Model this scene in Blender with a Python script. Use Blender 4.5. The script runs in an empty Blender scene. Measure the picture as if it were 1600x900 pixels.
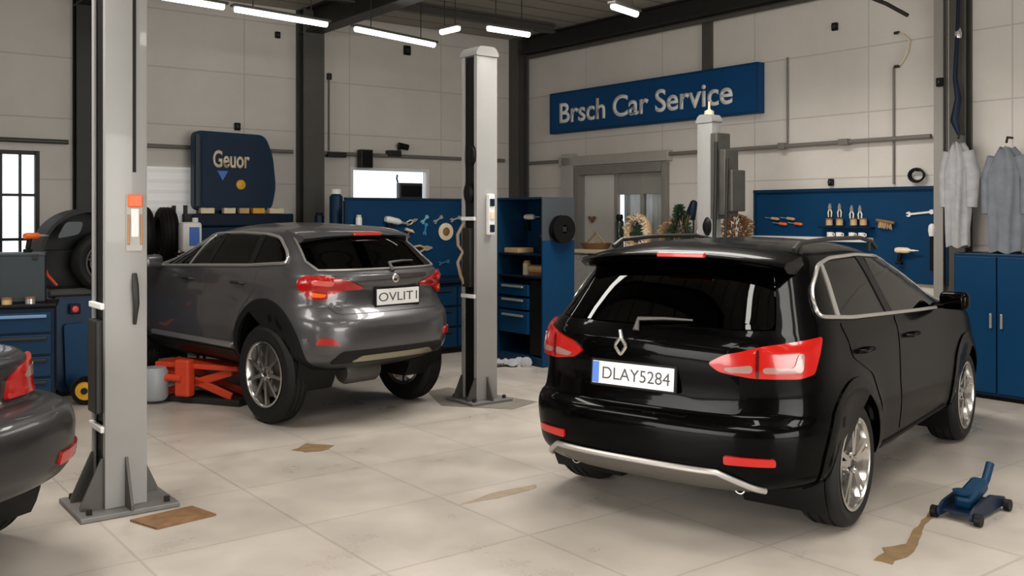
import bpy, bmesh, math, random
import numpy as np
from mathutils import Vector, Matrix, Quaternion

S = bpy.context.scene
col = S.collection
random.seed(7)

# ------------------------------------------------------------------ camera, world, light, exposure
F, HZ, CH = 1500.0, 335.0, 1.75            # focal length and horizon row (1600x900 frame), camera height
cd = bpy.data.cameras.new('camera')
cd.sensor_width = 36.0
cd.lens = 36.0 * F / 1600.0
cd.shift_y = -(450.0 - HZ) / 1600.0
cd.clip_end = 200
cam = bpy.data.objects.new('camera', cd)
col.objects.link(cam)
cam.location = (0, 0, CH)
cam.rotation_euler = (math.pi / 2, 0, 0)
S.camera = cam

W = bpy.data.worlds.new('world')
S.world = W
W.use_nodes = True
bg = W.node_tree.nodes['Background']
bg.inputs[0].default_value = (0.93, 0.96, 1.0, 1)
bg.inputs[1].default_value = 1.7

S.view_settings.view_transform = 'Standard'
S.view_settings.look = 'None'
S.view_settings.gamma = 1.0
S.view_settings.use_curve_mapping = False
S.view_settings.exposure = 0.0

# room axes: the back corner C, along the left wall eL, along the right wall eR
C0 = Vector((0.155, 15.5, 0))
eL = Vector((-0.793, -0.609, 0)).normalized()
eR = Vector((0.609, -0.793, 0)).normalized()
ZC = 4.54
ROT_L = math.radians(37.5)                 # front of a thing against the left wall
ROT_R = math.radians(-52.5)                # front of a thing against the right wall
LEN_L, LEN_R = 14.5, 17.5


def area(name, loc, direction, sx, sy, power, color):
    d = bpy.data.lights.new(name, 'AREA')
    d.shape = 'RECTANGLE'
    d.size, d.size_y, d.energy, d.color = sx, sy, power, color
    o = bpy.data.objects.new(name, d)
    col.objects.link(o)
    o.location = loc
    o.rotation_euler = Vector(direction).to_track_quat('-Z', 'Y').to_euler()
    return o


# daylight of the two open gates behind the camera
for gp_, gd_, gw_, gpow in ((C0 + eL * 6.5 + eR * (LEN_R - 0.15), -eR, 6.0, 180), (C0 + eR * 9.5 + eL * (LEN_L - 0.15), -eL, 6.5, 200)):
    g_ = area('gate_daylight', gp_ + Vector((0, 0, 1.9)), gd_ + Vector((0, 0, -0.30)), gw_, 3.2, gpow, (1.0, 0.955, 0.89))
    g_.data.spread = math.radians(100)
# added overhead fill; the ceiling has no openings for these area lights
for rx_, ry_, rpow in ((-3.7, 5.6, 110), (3.9, 4.2, 130), (0.2, 1.6, 130), (1.2, 8.5, 210)):
    g_ = area('overhead_fill', (rx_, ry_, ZC - 0.06), (0, 0, -1), 1.3, 2.8, rpow, (1.0, 0.955, 0.89))
    g_.rotation_euler = (0, 0, math.radians(37.5))
    g_.data.spread = math.radians(140)

# ------------------------------------------------------------------ materials
MATS = {}


def mat(name, c, rough=0.5, metal=0.0, coat=0.0, noise=0.0, nscale=8.0, emit=None, spec=0.5, bump=0.0):
    if name in MATS:
        return MATS[name]
    m = bpy.data.materials.new(name)
    m.use_nodes = True
    nt = m.node_tree
    b = nt.nodes['Principled BSDF']
    b.inputs['Base Color'].default_value = (*c, 1)
    b.inputs['Roughness'].default_value = rough
    b.inputs['Metallic'].default_value = metal
    b.inputs['Specular IOR Level'].default_value = spec
    b.inputs['Coat Weight'].default_value = coat
    b.inputs['Coat Roughness'].default_value = 0.04
    if emit:
        b.inputs['Emission Color'].default_value = (*emit[0], 1)
        b.inputs['Emission Strength'].default_value = emit[1]
    if noise or bump:
        tc = nt.nodes.new('ShaderNodeTexCoord')
        n = nt.nodes.new('ShaderNodeTexNoise')
        n.inputs['Scale'].default_value = nscale
        n.inputs['Detail'].default_value = 6
        nt.links.new(tc.outputs['Object'], n.inputs['Vector'])
        if noise:
            mx = nt.nodes.new('ShaderNodeMix')
            mx.data_type = 'RGBA'
            mx.inputs['A'].default_value = (*[max(0, v * (1 - noise)) for v in c], 1)
            mx.inputs['B'].default_value = (*[min(1, v * (1 + noise)) for v in c], 1)
            nt.links.new(n.outputs['Fac'], mx.inputs['Factor'])
            nt.links.new(mx.outputs['Result'], b.inputs['Base Color'])
        if bump:
            bp = nt.nodes.new('ShaderNodeBump')
            bp.inputs['Strength'].default_value = bump
            bp.inputs['Distance'].default_value = 0.01
            nt.links.new(n.outputs['Fac'], bp.inputs['Height'])
            nt.links.new(bp.outputs['Normal'], b.inputs['Normal'])
    MATS[name] = m
    return m


def tinted_glass(name, tint, ior=1.5):
    m = bpy.data.materials.new(name)
    m.use_nodes = True
    nt = m.node_tree
    nt.nodes.clear()
    out = nt.nodes.new('ShaderNodeOutputMaterial')
    tr = nt.nodes.new('ShaderNodeBsdfTransparent')
    tr.inputs[0].default_value = (*tint, 1)
    gl = nt.nodes.new('ShaderNodeBsdfGlossy')
    gl.inputs['Roughness'].default_value = 0.02
    fr = nt.nodes.new('ShaderNodeFresnel')
    fr.inputs['IOR'].default_value = ior
    mx = nt.nodes.new('ShaderNodeMixShader')
    nt.links.new(fr.outputs[0], mx.inputs[0])
    nt.links.new(tr.outputs[0], mx.inputs[1])
    nt.links.new(gl.outputs[0], mx.inputs[2])
    nt.links.new(mx.outputs[0], out.inputs[0])
    MATS[name] = m
    return m


def panel_mat(name, c, mortar, bw, bh, msize, rough, axes, stain=0.12, rot=0.0, coat=0.0, nscale=0.9, bump=0.15, rough_var=0.0):
    m = bpy.data.materials.new(name)
    m.use_nodes = True
    nt = m.node_tree
    L = nt.links
    b = nt.nodes['Principled BSDF']
    b.inputs['Roughness'].default_value = rough
    b.inputs['Coat Weight'].default_value = coat
    b.inputs['Coat Roughness'].default_value = 0.25
    tc = nt.nodes.new('ShaderNodeTexCoord')
    sp = nt.nodes.new('ShaderNodeSeparateXYZ')
    cb = nt.nodes.new('ShaderNodeCombineXYZ')
    L.new(tc.outputs['Object'], sp.inputs[0])
    L.new(sp.outputs[axes[0]], cb.inputs[0])
    L.new(sp.outputs[axes[1]], cb.inputs[1])
    br = nt.nodes.new('ShaderNodeTexBrick')
    br.offset = 0.0
    br.inputs['Color1'].default_value = (*c, 1)
    br.inputs['Color2'].default_value = (*[v * 0.95 for v in c], 1)
    br.inputs['Mortar'].default_value = (*mortar, 1)
    br.inputs['Scale'].default_value = 1.0
    br.inputs['Mortar Size'].default_value = msize
    br.inputs['Mortar Smooth'].default_value = 0.3
    br.inputs['Brick Width'].default_value = bw
    br.inputs['Row Height'].default_value = bh
    L.new(cb.outputs[0], br.inputs['Vector'])
    n = nt.nodes.new('ShaderNodeTexNoise')
    n.inputs['Scale'].default_value = nscale
    n.inputs['Detail'].default_value = 9
    n.inputs['Roughness'].default_value = 0.62
    L.new(tc.outputs['Object'], n.inputs['Vector'])
    rp = nt.nodes.new('ShaderNodeMapRange')
    rp.inputs['From Min'].default_value = 0.3
    rp.inputs['From Max'].default_value = 0.7
    rp.inputs['To Min'].default_value = 1 - stain
    rp.inputs['To Max'].default_value = 1 + stain * 0.5
    L.new(n.outputs['Fac'], rp.inputs['Value'])
    mx = nt.nodes.new('ShaderNodeVectorMath')
    mx.operation = 'SCALE'
    L.new(br.outputs['Color'], mx.inputs[0])
    L.new(rp.outputs[0], mx.inputs['Scale'])
    L.new(mx.outputs[0], b.inputs['Base Color'])
    if rough_var:
        r2 = nt.nodes.new('ShaderNodeMapRange')
        r2.inputs['From Min'].default_value = 0.3
        r2.inputs['From Max'].default_value = 0.7
        r2.inputs['To Min'].default_value = rough - rough_var
        r2.inputs['To Max'].default_value = rough + rough_var
        L.new(n.outputs['Fac'], r2.inputs['Value'])
        L.new(r2.outputs[0], b.inputs['Roughness'])
    if bump:
        bp = nt.nodes.new('ShaderNodeBump')
        bp.inputs['Strength'].default_value = bump
        bp.inputs['Distance'].default_value = 0.01
        iv = nt.nodes.new('ShaderNodeMath')
        iv.operation = 'SUBTRACT'
        iv.inputs[0].default_value = 1
        L.new(br.outputs['Fac'], iv.inputs[1])
        L.new(iv.outputs[0], bp.inputs['Height'])
        L.new(bp.outputs[0], b.inputs['Normal'])
    MATS[name] = m
    return m


M_WALL = panel_mat('wall_panels', (0.64, 0.60, 0.55), (0.47, 0.44, 0.40), 1.55, 0.72, 0.009, 0.6, (0, 2), stain=0.1)
M_FLOOR = panel_mat('floor_tiles', (0.44, 0.395, 0.345), (0.35, 0.313, 0.272), 0.9, 0.9, 0.010, 0.34, (0, 1), stain=0.2, nscale=1.6, bump=0.1, rough_var=0.1)
M_CEIL = panel_mat('ceiling_sheet', (0.33, 0.305, 0.26), (0.16, 0.147, 0.125), 40.0, 0.42, 0.03, 0.7, (0, 1), stain=0.15, bump=0.5)
M_STEEL = mat('dark_steel', (0.018, 0.017, 0.015), 0.5, 0.3, noise=0.3)
M_STEEL2 = mat('grey_steel', (0.075, 0.071, 0.063), 0.5, 0.2, noise=0.15)
M_LIFT = mat('lift_grey', (0.30, 0.296, 0.288), 0.42, 0.0, coat=0.2, noise=0.08, nscale=3)
M_LIFTD = mat('lift_dark', (0.005, 0.005, 0.005), 0.5, 0.0, spec=0.2)
M_CONDUIT = mat('conduit_grey', (0.16, 0.148, 0.132), 0.5)
M_BLUE = mat('blue_enamel', (0.001, 0.024, 0.062), 0.45, 0.0, spec=0.25, noise=0.12, nscale=3)
M_BLUEB = mat('blue_board', (0.001, 0.036, 0.10), 0.5, 0.0, spec=0.2, noise=0.1, nscale=3)
M_BLUED = mat('deep_blue', (0.001, 0.009, 0.026), 0.45, spec=0.25, noise=0.15)
M_SIGN = mat('sign_blue', (0.0008, 0.050, 0.155), 0.5, spec=0.2, noise=0.12, nscale=2)
M_WHITE = mat('white_plastic', (0.78, 0.77, 0.75), 0.4)
M_CREAM = mat('cream', (0.74, 0.62, 0.45), 0.5, noise=0.15)
M_BLACK = mat('black_plastic', (0.004, 0.004, 0.004), 0.5, spec=0.2)
M_RUBBER = mat('tyre_rubber', (0.008, 0.0077, 0.0074), 0.65, spec=0.25, noise=0.3, nscale=20, bump=0.1)
M_CHROME = mat('chrome', (0.62, 0.61, 0.59), 0.22, 1.0)
M_SILVER = mat('satin_silver', (0.50, 0.485, 0.46), 0.32, 0.8)
M_TOOL = mat('tool_steel', (0.6, 0.57, 0.52), 0.3, 0.7)
M_ORANGE = mat('orange_paint', (0.75, 0.13, 0.025), 0.4)
M_RED = mat('red_orange_paint', (0.52, 0.045, 0.014), 0.38, noise=0.2)
M_BROWN = mat('brown_wood', (0.20, 0.10, 0.04), 0.6, noise=0.4)
M_TAN = mat('tan', (0.50, 0.33, 0.17), 0.6, noise=0.3)
M_GREEN = mat('leaf_green', (0.018, 0.04, 0.02), 0.6, noise=0.5)
M_RUST = mat('rusty_steel', (0.20, 0.105, 0.045), 0.65, 0.2, noise=0.6, nscale=14)
M_STAIN = mat('brown_stain', (0.20, 0.13, 0.065), 0.5, noise=0.5, nscale=12)
M_GREYBLUE = mat('slate_plastic', (0.022, 0.031, 0.038), 0.45, noise=0.2)
M_CLOTH = mat('grey_cloth', (0.33, 0.33, 0.34), 0.9, noise=0.25, nscale=14, bump=0.4)
M_YELLOW = mat('yellow_paint', (0.70, 0.36, 0.03), 0.45)
M_TUBE2 = mat('bright_diffuser', (0.9, 0.9, 0.88), 0.4, emit=((1.0, 0.965, 0.9), 22.0))
M_TUBE = mat('lamp_diffuser', (0.9, 0.9, 0.88), 0.4, emit=((1.0, 0.965, 0.9), 6.0))
M_GLASSW = tinted_glass('window_glass', (0.93, 0.95, 0.96), 1.3)
M_GLASSD = tinted_glass('privacy_glass', (0.010, 0.012, 0.0115), 1.35)
M_GLASSS = tinted_glass('side_glass', (0.22, 0.27, 0.27), 1.33)
M_PAINT_B = mat('black_paint', (0.0006, 0.0006, 0.0007), 0.3, 0.0, coat=0.19, spec=0.02)
M_PAINT_G = mat('graphite_paint', (0.085, 0.083, 0.087), 0.34, 0.6, coat=0.55, noise=0.05, nscale=60)
M_LAMP = mat('red_lamp_lens', (0.36, 0.006, 0.004), 0.16, coat=0.4)
M_LAMP2 = mat('clear_lamp_lens', (0.26, 0.14, 0.125), 0.15, coat=0.5)
M_LAMPD = mat('dark_red_lens', (0.06, 0.002, 0.002), 0.12, coat=1.0)
M_TRIMB = mat('black_trim', (0.005, 0.005, 0.005), 0.5, spec=0.25)
M_SEAT = mat('seat_fabric', (0.015, 0.015, 0.016), 0.8, noise=0.2)
M_PLATE = mat('plate_white', (0.74, 0.73, 0.71), 0.4)
M_EU = mat('plate_blue', (0.06, 0.17, 0.55), 0.4)


# ------------------------------------------------------------------ mesh helpers
def obj(name, bm, m, parent=None, smooth=None, loc=None, rot=None):
    bmesh.ops.recalc_face_normals(bm, faces=bm.faces)
    me = bpy.data.meshes.new(name)
    bm.to_mesh(me)
    bm.free()
    me.materials.append(m)
    if smooth is not None:
        me.shade_smooth()
        me.set_sharp_from_angle(angle=math.radians(smooth))
    o = bpy.data.objects.new(name, me)
    col.objects.link(o)
    if parent is not None:
        o.parent = parent
    if loc is not None:
        o.location = loc
    if rot is not None:
        o.rotation_euler = rot
    return o


def tag(o, label, cat, group=None, kind=None):
    o['label'] = label
    o['category'] = cat
    if group:
        o['group'] = group
    if kind:
        o['kind'] = kind
    return o


def thing(name, label, cat, loc=(0, 0, 0), rotz=0.0, group=None):
    o = bpy.data.objects.new(name, None)
    col.objects.link(o)
    o.empty_display_size = 0.1
    o.location = loc
    o.rotation_euler = (0, 0, rotz)
    return tag(o, label, cat, group)


def struct(o, label=None, cat='structure'):
    o['kind'] = 'structure'
    if label:
        o['label'] = label
        o['category'] = cat
    return o


def copy_tree(o, parent=None):
    c = o.copy()
    col.objects.link(c)
    c.parent = parent
    for ch in list(o.children):
        copy_tree(ch, c)
    return c


def B():
    return bmesh.new()


def box(bm, c, s, bev=0.0, rz=0.0, ry=0.0, rx=0.0, seg=2):
    r = bmesh.ops.create_cube(bm, size=1.0)
    vs = r['verts']
    bmesh.ops.scale(bm, vec=s, verts=vs)
    if bev:
        es = list({e for v in vs for e in v.link_edges})
        g = bmesh.ops.bevel(bm, geom=es, offset=bev, segments=seg, affect='EDGES', profile=0.5)
        vs = list({v for f in g['faces'] for v in f.verts} | {v for v in vs if v.is_valid})
    mt = Matrix.Translation(c) @ Matrix.Rotation(rz, 4, 'Z') @ Matrix.Rotation(ry, 4, 'Y') @ Matrix.Rotation(rx, 4, 'X')
    bmesh.ops.transform(bm, matrix=mt, verts=vs)
    return vs


def tube(bm, pts, r, n=8, closed=False):
    pts = [Vector(p) for p in pts]
    k = len(pts)
    rr = r if isinstance(r, (list, tuple)) else [r] * k
    rings = []
    prev = None
    for i, p in enumerate(pts):
        if closed:
            d = pts[(i + 1) % k] - pts[i - 1]
        else:
            d = pts[min(i + 1, k - 1)] - pts[max(i - 1, 0)]
        d.normalize()
        if prev is None:
            a = Vector((0, 0, 1)) if abs(d.z) < 0.9 else Vector((1, 0, 0))
            u = d.cross(a).normalized()
        else:
            u = (prev - d * prev.dot(d)).normalized()
        prev = u
        w = d.cross(u)
        rings.append([bm.verts.new(p + (u * math.cos(t) + w * math.sin(t)) * rr[i]) for t in [2 * math.pi * j / n for j in range(n)]])
    for i in range(k if closed else k - 1):
        a, b = rings[i], rings[(i + 1) % k]
        for j in range(n):
            bm.faces.new((a[j], a[(j + 1) % n], b[(j + 1) % n], b[j]))
    if not closed:
        bm.faces.new(rings[0][::-1])
        bm.faces.new(rings[-1])


def cyl(bm, p0, p1, r0, r1=None, n=20):
    r1 = r0 if r1 is None else r1
    tube(bm, [p0, p1], [r0, r1], n)


def lathe(bm, prof, n=32, m=None, closed=False):
    """prof: (radius, height) pairs around local z; m: a matrix applied afterwards"""
    new = []
    rings = []
    for r, z in prof:
        if r < 1e-6:
            v = bm.verts.new((0, 0, z))
            rings.append([v])
            new.append(v)
        else:
            ring = [bm.verts.new((r * math.cos(2 * math.pi * j / n), r * math.sin(2 * math.pi * j / n), z)) for j in range(n)]
            rings.append(ring)
            new += ring
    prs = list(zip(rings[:-1], rings[1:]))
    if closed:
        prs.append((rings[-1], rings[0]))
    for a, b in prs:
        for j in range(n):
            k = (j + 1) % n
            if len(a) == 1 and len(b) == 1:
                continue
            if len(a) == 1:
                bm.faces.new((a[0], b[j], b[k]))
            elif len(b) == 1:
                bm.faces.new((a[j], a[k], b[0]))
            else:
                bm.faces.new((a[j], a[k], b[k], b[j]))
    if m is not None:
        bmesh.ops.transform(bm, matrix=m, verts=new)
    return new


def prism(bm, poly, z0, z1, m=None):
    a = [bm.verts.new((x, y, z0)) for x, y in poly]
    b = [bm.verts.new((x, y, z1)) for x, y in poly]
    bm.faces.new(a[::-1])
    bm.faces.new(b)
    n = len(poly)
    for i in range(n):
        bm.faces.new((a[i], a[(i + 1) % n], b[(i + 1) % n], b[i]))
    if m is not None:
        bmesh.ops.transform(bm, matrix=m, verts=a + b)
    return a + b


def rnd(poly, r, k=4):
    """round the corners of a 2-d outline"""
    out = []
    n = len(poly)
    for i in range(n):
        p0, p1, p2 = [np.array(poly[(i + j) % n], float) for j in (-1, 0, 1)]
        d0, d2 = p0 - p1, p2 - p1
        l0, l2 = np.linalg.norm(d0), np.linalg.norm(d2)
        a = p1 + d0 / l0 * min(r, 0.45 * l0)
        b = p1 + d2 / l2 * min(r, 0.45 * l2)
        for j in range(k + 1):
            t = j / k
            out.append(tuple((1 - t) ** 2 * a + 2 * t * (1 - t) * p1 + t * t * b))
    return out


FACE_FRONT = Matrix.Rotation(math.pi / 2, 4, 'X')     # local xy -> xz, thickness along -y


def text(name, s, m, parent, width, height, loc, rot, extrude=0.004, bold=0.0):
    cu = bpy.data.curves.new(name, 'FONT')
    cu.body = s
    cu.size = 1.0
    cu.extrude = 0.0
    cu.offset = bold
    cu.align_x = 'LEFT'
    tmp = bpy.data.objects.new('tmp', cu)
    col.objects.link(tmp)
    bpy.context.view_layer.update()
    me = bpy.data.meshes.new_from_object(tmp.evaluated_get(bpy.context.evaluated_depsgraph_get()))
    bpy.data.objects.remove(tmp)
    bm = B()
    bm.from_mesh(me)
    bpy.data.meshes.remove(me)
    xs = [v.co.x for v in bm.verts]
    ys = [v.co.y for v in bm.verts]
    x0, x1, y0, y1 = min(xs), max(xs), min(ys), max(ys)
    for v in bm.verts:
        v.co.x = ((v.co.x - x0) / (x1 - x0) - 0.5) * width
        v.co.y = ((v.co.y - y0) / (y1 - y0) - 0.5) * height
    g = bmesh.ops.extrude_face_region(bm, geom=list(bm.faces))
    bmesh.ops.translate(bm, vec=(0, 0, extrude), verts=[e for e in g['geom'] if isinstance(e, bmesh.types.BMVert)])
    o = obj(name, bm, m, parent)
    o.location = loc
    o.rotation_euler = rot
    return o


FRONT = (math.pi / 2, 0, 0)                             # text on a face that looks to local -y


# pixel of the photograph -> place: on the left or right wall plane (t along it, z), or at a depth
def on_wall(side, px, py, off=0.0):
    q = (px - 800) / F
    e, n = (eL, eR) if side == 'L' else (eR, eL)
    cx, cy = C0.x + n.x * off, C0.y + n.y * off
    t = (q * cy - cx) / (e.x - q * e.y)
    d = cy + t * e.y
    return t, CH + (HZ - py) * d / F


def wall_pt(side, t, z, off=0.0):
    e, n = (eL, eR) if side == 'L' else (eR, eL)
    return C0 + e * t + n * off + Vector((0, 0, z))


def at_wall(side, px, py, off=0.0):
    t, z = on_wall(side, px, py, off)
    return wall_pt(side, t, z, off)


def at_depth(px, py, d):
    return Vector(((px - 800) / F * d, d, CH + (HZ - py) * d / F))


def at_floor(px, py):
    d = CH * F / (py - HZ)
    return Vector(((px - 800) / F * d, d, 0))


# ------------------------------------------------------------------ setting
ANG_L = math.atan2(eL.y, eL.x)
ANG_R = math.atan2(eR.y, eR.x)


def wall(name, origin, ang, length, holes, inside, z1=ZC, thick=0.2):
    """a wall of local x = along, z = up; holes = (x0, x1, z0, z1); the room lies on local y * inside"""
    xs = sorted({0.0 - thick, length} | {h[0] for h in holes} | {h[1] for h in holes})
    zs = sorted({0.0, z1} | {h[2] for h in holes} | {h[3] for h in holes})
    bm = B()
    for a, b in zip(xs[:-1], xs[1:]):
        for c, d in zip(zs[:-1], zs[1:]):
            mx, mz = (a + b) / 2, (c + d) / 2
            if any(h[0] < mx < h[1] and h[2] < mz < h[3] for h in holes):
                continue
            box(bm, (mx, -inside * thick / 2, mz), (b - a, thick, d - c))
    bmesh.ops.remove_doubles(bm, verts=bm.verts, dist=1e-5)
    o = obj(name, bm, M_WALL)
    o.location = origin
    o.rotation_euler = (0, 0, ang)
    return struct(o)


# windows in the left wall
w1a, w1t = on_wall('L', 62, 236)
w1b, _ = on_wall('L', -60, 236)
w2a, w2t = on_wall('L', 305, 262)
w2b, _ = on_wall('L', 226, 262)
w3a, w3t = on_wall('L', 672, 264)
w3b, _ = on_wall('L', 548, 264)
HOLES_L = [(w3a, w3b, 1.55, w3t), (w1a, w1b, 0.95, w1t)]
wall('wall_left', C0, ANG_L, LEN_L, HOLES_L, 1)
# door in the right wall
d1a, d1t = on_wall('R', 903, 262)
d1b, _ = on_wall('R', 1046, 262)
wall('wall_right', C0, ANG_R, LEN_R, [(d1a, d1b, 0.0, d1t)], -1)
wall('wall_front', C0 + eL * LEN_L, ANG_R, LEN_R, [(6.2, 12.8, 0.0, 3.5)], 1)
wall('wall_back', C0 + eR * LEN_R, ANG_L, LEN_L, [(3.4, 9.6, 0.0, 3.5)], -1)

bm = B()
box(bm, (LEN_L / 2, LEN_R / 2, -0.05), (LEN_L + 8, LEN_R + 8, 0.1))
o = struct(obj('floor', bm, M_FLOOR))
o.location = C0
o.rotation_euler = (0, 0, ANG_L)
bm = B()
box(bm, (LEN_L / 2, LEN_R / 2, ZC + 0.06), (LEN_L + 0.6, LEN_R + 0.6, 0.12))
o = struct(obj('ceiling', bm, M_CEIL))
o.location = C0
o.rotation_euler = (0, 0, ANG_L)


def window(name, t0, t1, z0, z1, nx, nz, frame_m, bar=0.05):
    r = bpy.data.objects.new(name, None)
    col.objects.link(r)
    r['kind'] = 'structure'
    r.location = C0
    r.rotation_euler = (0, 0, ANG_L)
    bm = B()
    for x in (t0 + bar / 2, t1 - bar / 2):
        box(bm, (x, -0.05, (z0 + z1) / 2), (bar, 0.08, z1 - z0), 0.006)
    for z in (z0 + bar / 2, z1 - bar / 2):
        box(bm, ((t0 + t1) / 2, -0.05, z), (t1 - t0 - 2 * bar, 0.08, bar), 0.006)
    obj('window_frame', bm, frame_m, r)
    bm = B()
    for i in range(1, nx):
        box(bm, (t0 + (t1 - t0) * i / nx, -0.05, (z0 + z1) / 2), (bar * 0.6, 0.05, z1 - z0 - 2 * bar))
    for j in range(1, nz):
        box(bm, ((t0 + t1) / 2, -0.05, z0 + (z1 - z0) * j / nz), (t1 - t0 - 2 * bar, 0.055, bar * 0.7))
    if nx > 1 or nz > 1:
        obj('glazing_bar', bm, frame_m, r)
    else:
        bm.free()
    bm = B()
    box(bm, ((t0 + t1) / 2, -0.055, (z0 + z1) / 2), (t1 - t0 - bar, 0.006, z1 - z0 - bar))
    obj('pane', bm, M_GLASSW, r)
    bm = B()
    box(bm, ((t0 + t1) / 2, 0.02, z0 - 0.02), (t1 - t0 + 0.1, 0.12, 0.04), 0.006)
    obj('window_sill', bm, frame_m, r)
    return r


window('window_1', w1a, w1b, 0.95, w1t, 4, 3, M_STEEL, 0.045)
window('window_2', w3a, w3b, 1.55, w3t, 1, 1, M_WHITE, 0.05)
# white panel window between post and blue cabinet (closed shutter, brightened by a faint added glow)
bm = B()
box(bm, ((w2a + w2b) / 2, 0.02, (w2t + 1.2) / 2), (w2b - w2a, 0.04, w2t - 1.2), 0.008)
r = struct(obj('window_3', bm, mat('white_shutter_glow', (0.80, 0.79, 0.76), 0.5, emit=((1.0, 0.97, 0.93), 0.16))))
r.location = C0
r.rotation_euler = (0, 0, ANG_L)
bm = B()
for k in range(9):
    box(bm, ((w2a + w2b) / 2, 0.043, 1.25 + k * (w2t - 1.3) / 8), (w2b - w2a - 0.06, 0.012, 0.05), 0.004)
obj('shutter_slat', bm, mat('shutter_slats_glow', (0.76, 0.75, 0.73), 0.5, emit=((1.0, 0.97, 0.93), 0.14)), r)  # slats share the added glow, they are no lamp

# door in the right wall
r = bpy.data.objects.new('door_1', None)
col.objects.link(r)
r['kind'] = 'structure'
r.location = C0
r.rotation_euler = (0, 0, ANG_R)
dm = (d1a + d1b) / 2
dw = d1b - d1a
M_DOORF = mat('door_frame_grey', (0.20, 0.188, 0.165), 0.5, noise=0.1)
bm = B()
box(bm, (d1a + 0.05, 0.06, d1t / 2), (0.10, 0.28, d1t), 0.006)
box(bm, (d1b - 0.04, 0.06, d1t / 2), (0.08, 0.28, d1t), 0.006)
box(bm, (dm, 0.06, d1t - 0.06), (dw - 0.18, 0.28, 0.12), 0.006)
obj('door_frame', bm, M_DOORF, r)
t_mid, _ = on_wall('R', 960, 300)
bm = B()
box(bm, ((d1a + 0.1 + t_mid) / 2, 0.05, (d1t - 0.12) / 2 + 0.01), (t_mid - d1a - 0.14, 0.05, d1t - 0.14), 0.008)
obj('white_leaf', bm, mat('door_leaf_white', (0.62, 0.60, 0.56), 0.45, noise=0.06), r)
bm = B()
zs0, zs1 = 1.25, d1t - 0.42
x0, x1 = t_mid + 0.05, d1b - 0.08
for x in (x0 - 0.045, (x0 + x1) / 2, x1 - 0.02):
    box(bm, (x, 0.05, (d1t - 0.12) / 2), (0.07 if x < x0 else 0.045, 0.06, d1t - 0.13), 0.005)
box(bm, ((x0 + x1) / 2, 0.05, d1t - 0.27), (x1 - x0, 0.055, 0.30), 0.005)
box(bm, ((x0 + x1) / 2, 0.05, 0.6), (x1 - x0, 0.055, 1.2), 0.005)
obj('glazed_leaf', bm, mat('door_leaf_grey', (0.30, 0.285, 0.255), 0.5, noise=0.1), r)
bm = B()
box(bm, ((x0 + x1) / 2, 0.06, (zs0 + zs1) / 2 + 0.1), (x1 - x0 - 0.02, 0.006, zs1 - zs0 + 0.3))
obj('pane', bm, M_GLASSW, r)
bm = B()
n = 46
va = []
for i in range(n + 1):
    x = x0 + 0.03 + (x1 - x0 - 0.06) * i / n
    y = 0.12 + 0.014 * math.sin(i * 1.35)
    va.append([bm.verts.new((x, y + dy, z)) for z in (1.2, d1t - 0.36) for dy in (0, 0.004)])
for a, b in zip(va[:-1], va[1:]):
    for i, j in ((0, 2), (2, 3), (3, 1), (1, 0)):
        bm.faces.new((a[i], a[j], b[j], b[i]))
obj('net_curtain', bm, mat('net_curtain', (0.78, 0.76, 0.72), 0.8), r, 40)
bm = B()
hp = [(0, -0.055), (-0.06, 0.0), (-0.085, 0.035), (-0.06, 0.055), (-0.03, 0.045), (0, 0.025), (0.03, 0.045), (0.06, 0.055), (0.085, 0.035), (0.06, 0.0)]
ht, hz = on_wall('R', 925, 343)
prism(bm, rnd(hp, 0.015), 0, 0.01, Matrix.Translation((ht, 0.0, hz)) @ FACE_FRONT)
obj('heart_sticker', bm, M_BROWN, r)
# jamb pillar left of the door
ta, zt = on_wall('R', 884, 242)
bm = B()
box(bm, ((ta + d1a) / 2 - 0.01, -0.03, zt / 2), (d1a - ta - 0.02, 0.14, zt), 0.01)
o = struct(obj('trim_1', bm, mat('jamb_grey', (0.40, 0.385, 0.35), 0.5, noise=0.08)))
o.location, o.rotation_euler = C0, (0, 0, ANG_R)
bm = B()
box(bm, ((ta + d1b) / 2, -0.04, d1t + 0.09), (d1b - ta + 0.12, 0.12, 0.14), 0.01)
o = struct(obj('trim_2', bm, mat('lintel_grey', (0.36, 0.34, 0.305), 0.5, noise=0.08)))
o.location, o.rotation_euler = C0, (0, 0, ANG_R)


def i_column(name, side, t, width, depth, m, z1=ZC, off=0.0):
    e, n = (eL, eR) if side == 'L' else (eR, eL)
    bm = B()
    f = 0.03
    box(bm, (0, -f / 2 - off, z1 / 2), (width, f, z1))
    box(bm, (0, -depth + f / 2 - off, z1 / 2), (width, f, z1))
    box(bm, (0, -depth / 2 - off, z1 / 2), (0.03, depth - 2 * f, z1))
    box(bm, (0, -depth / 2 - off, 0.02), (width + 0.12, depth + 0.1 - 0.1, 0.04))
    o = struct(obj(name, bm, m))
    o.location = C0 + e * t
    o.rotation_euler = (0, 0, ROT_L if side == 'L' else ROT_R)
    return o


tc1, _ = on_wall('L', 130, 200)
tc2, _ = on_wall('L', 478, 200)
i_column('column_1', 'L', tc1, 0.24, 0.22, M_STEEL)
i_column('column_2', 'L', tc2, 0.30, 0.26, M_STEEL2)
i_column('column_3', 'R', 0.10, 0.22, 0.24, M_STEEL2, off=0.02)
tc4, _ = on_wall('R', 1108, 50)
i_column('column_4', 'R', tc4, 0.14, 0.06, M_STEEL2)
tc5, _ = on_wall('R', 1474, 200)
i_column('column_5', 'R', tc5, 0.10, 0.10, mat('pale_column', (0.30, 0.285, 0.26), 0.5))
tc6, _ = on_wall('R', 1500, 100)
i_column('column_6', 'R', tc6 + 0.05, 0.16, 0.16, M_STEEL2)


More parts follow.
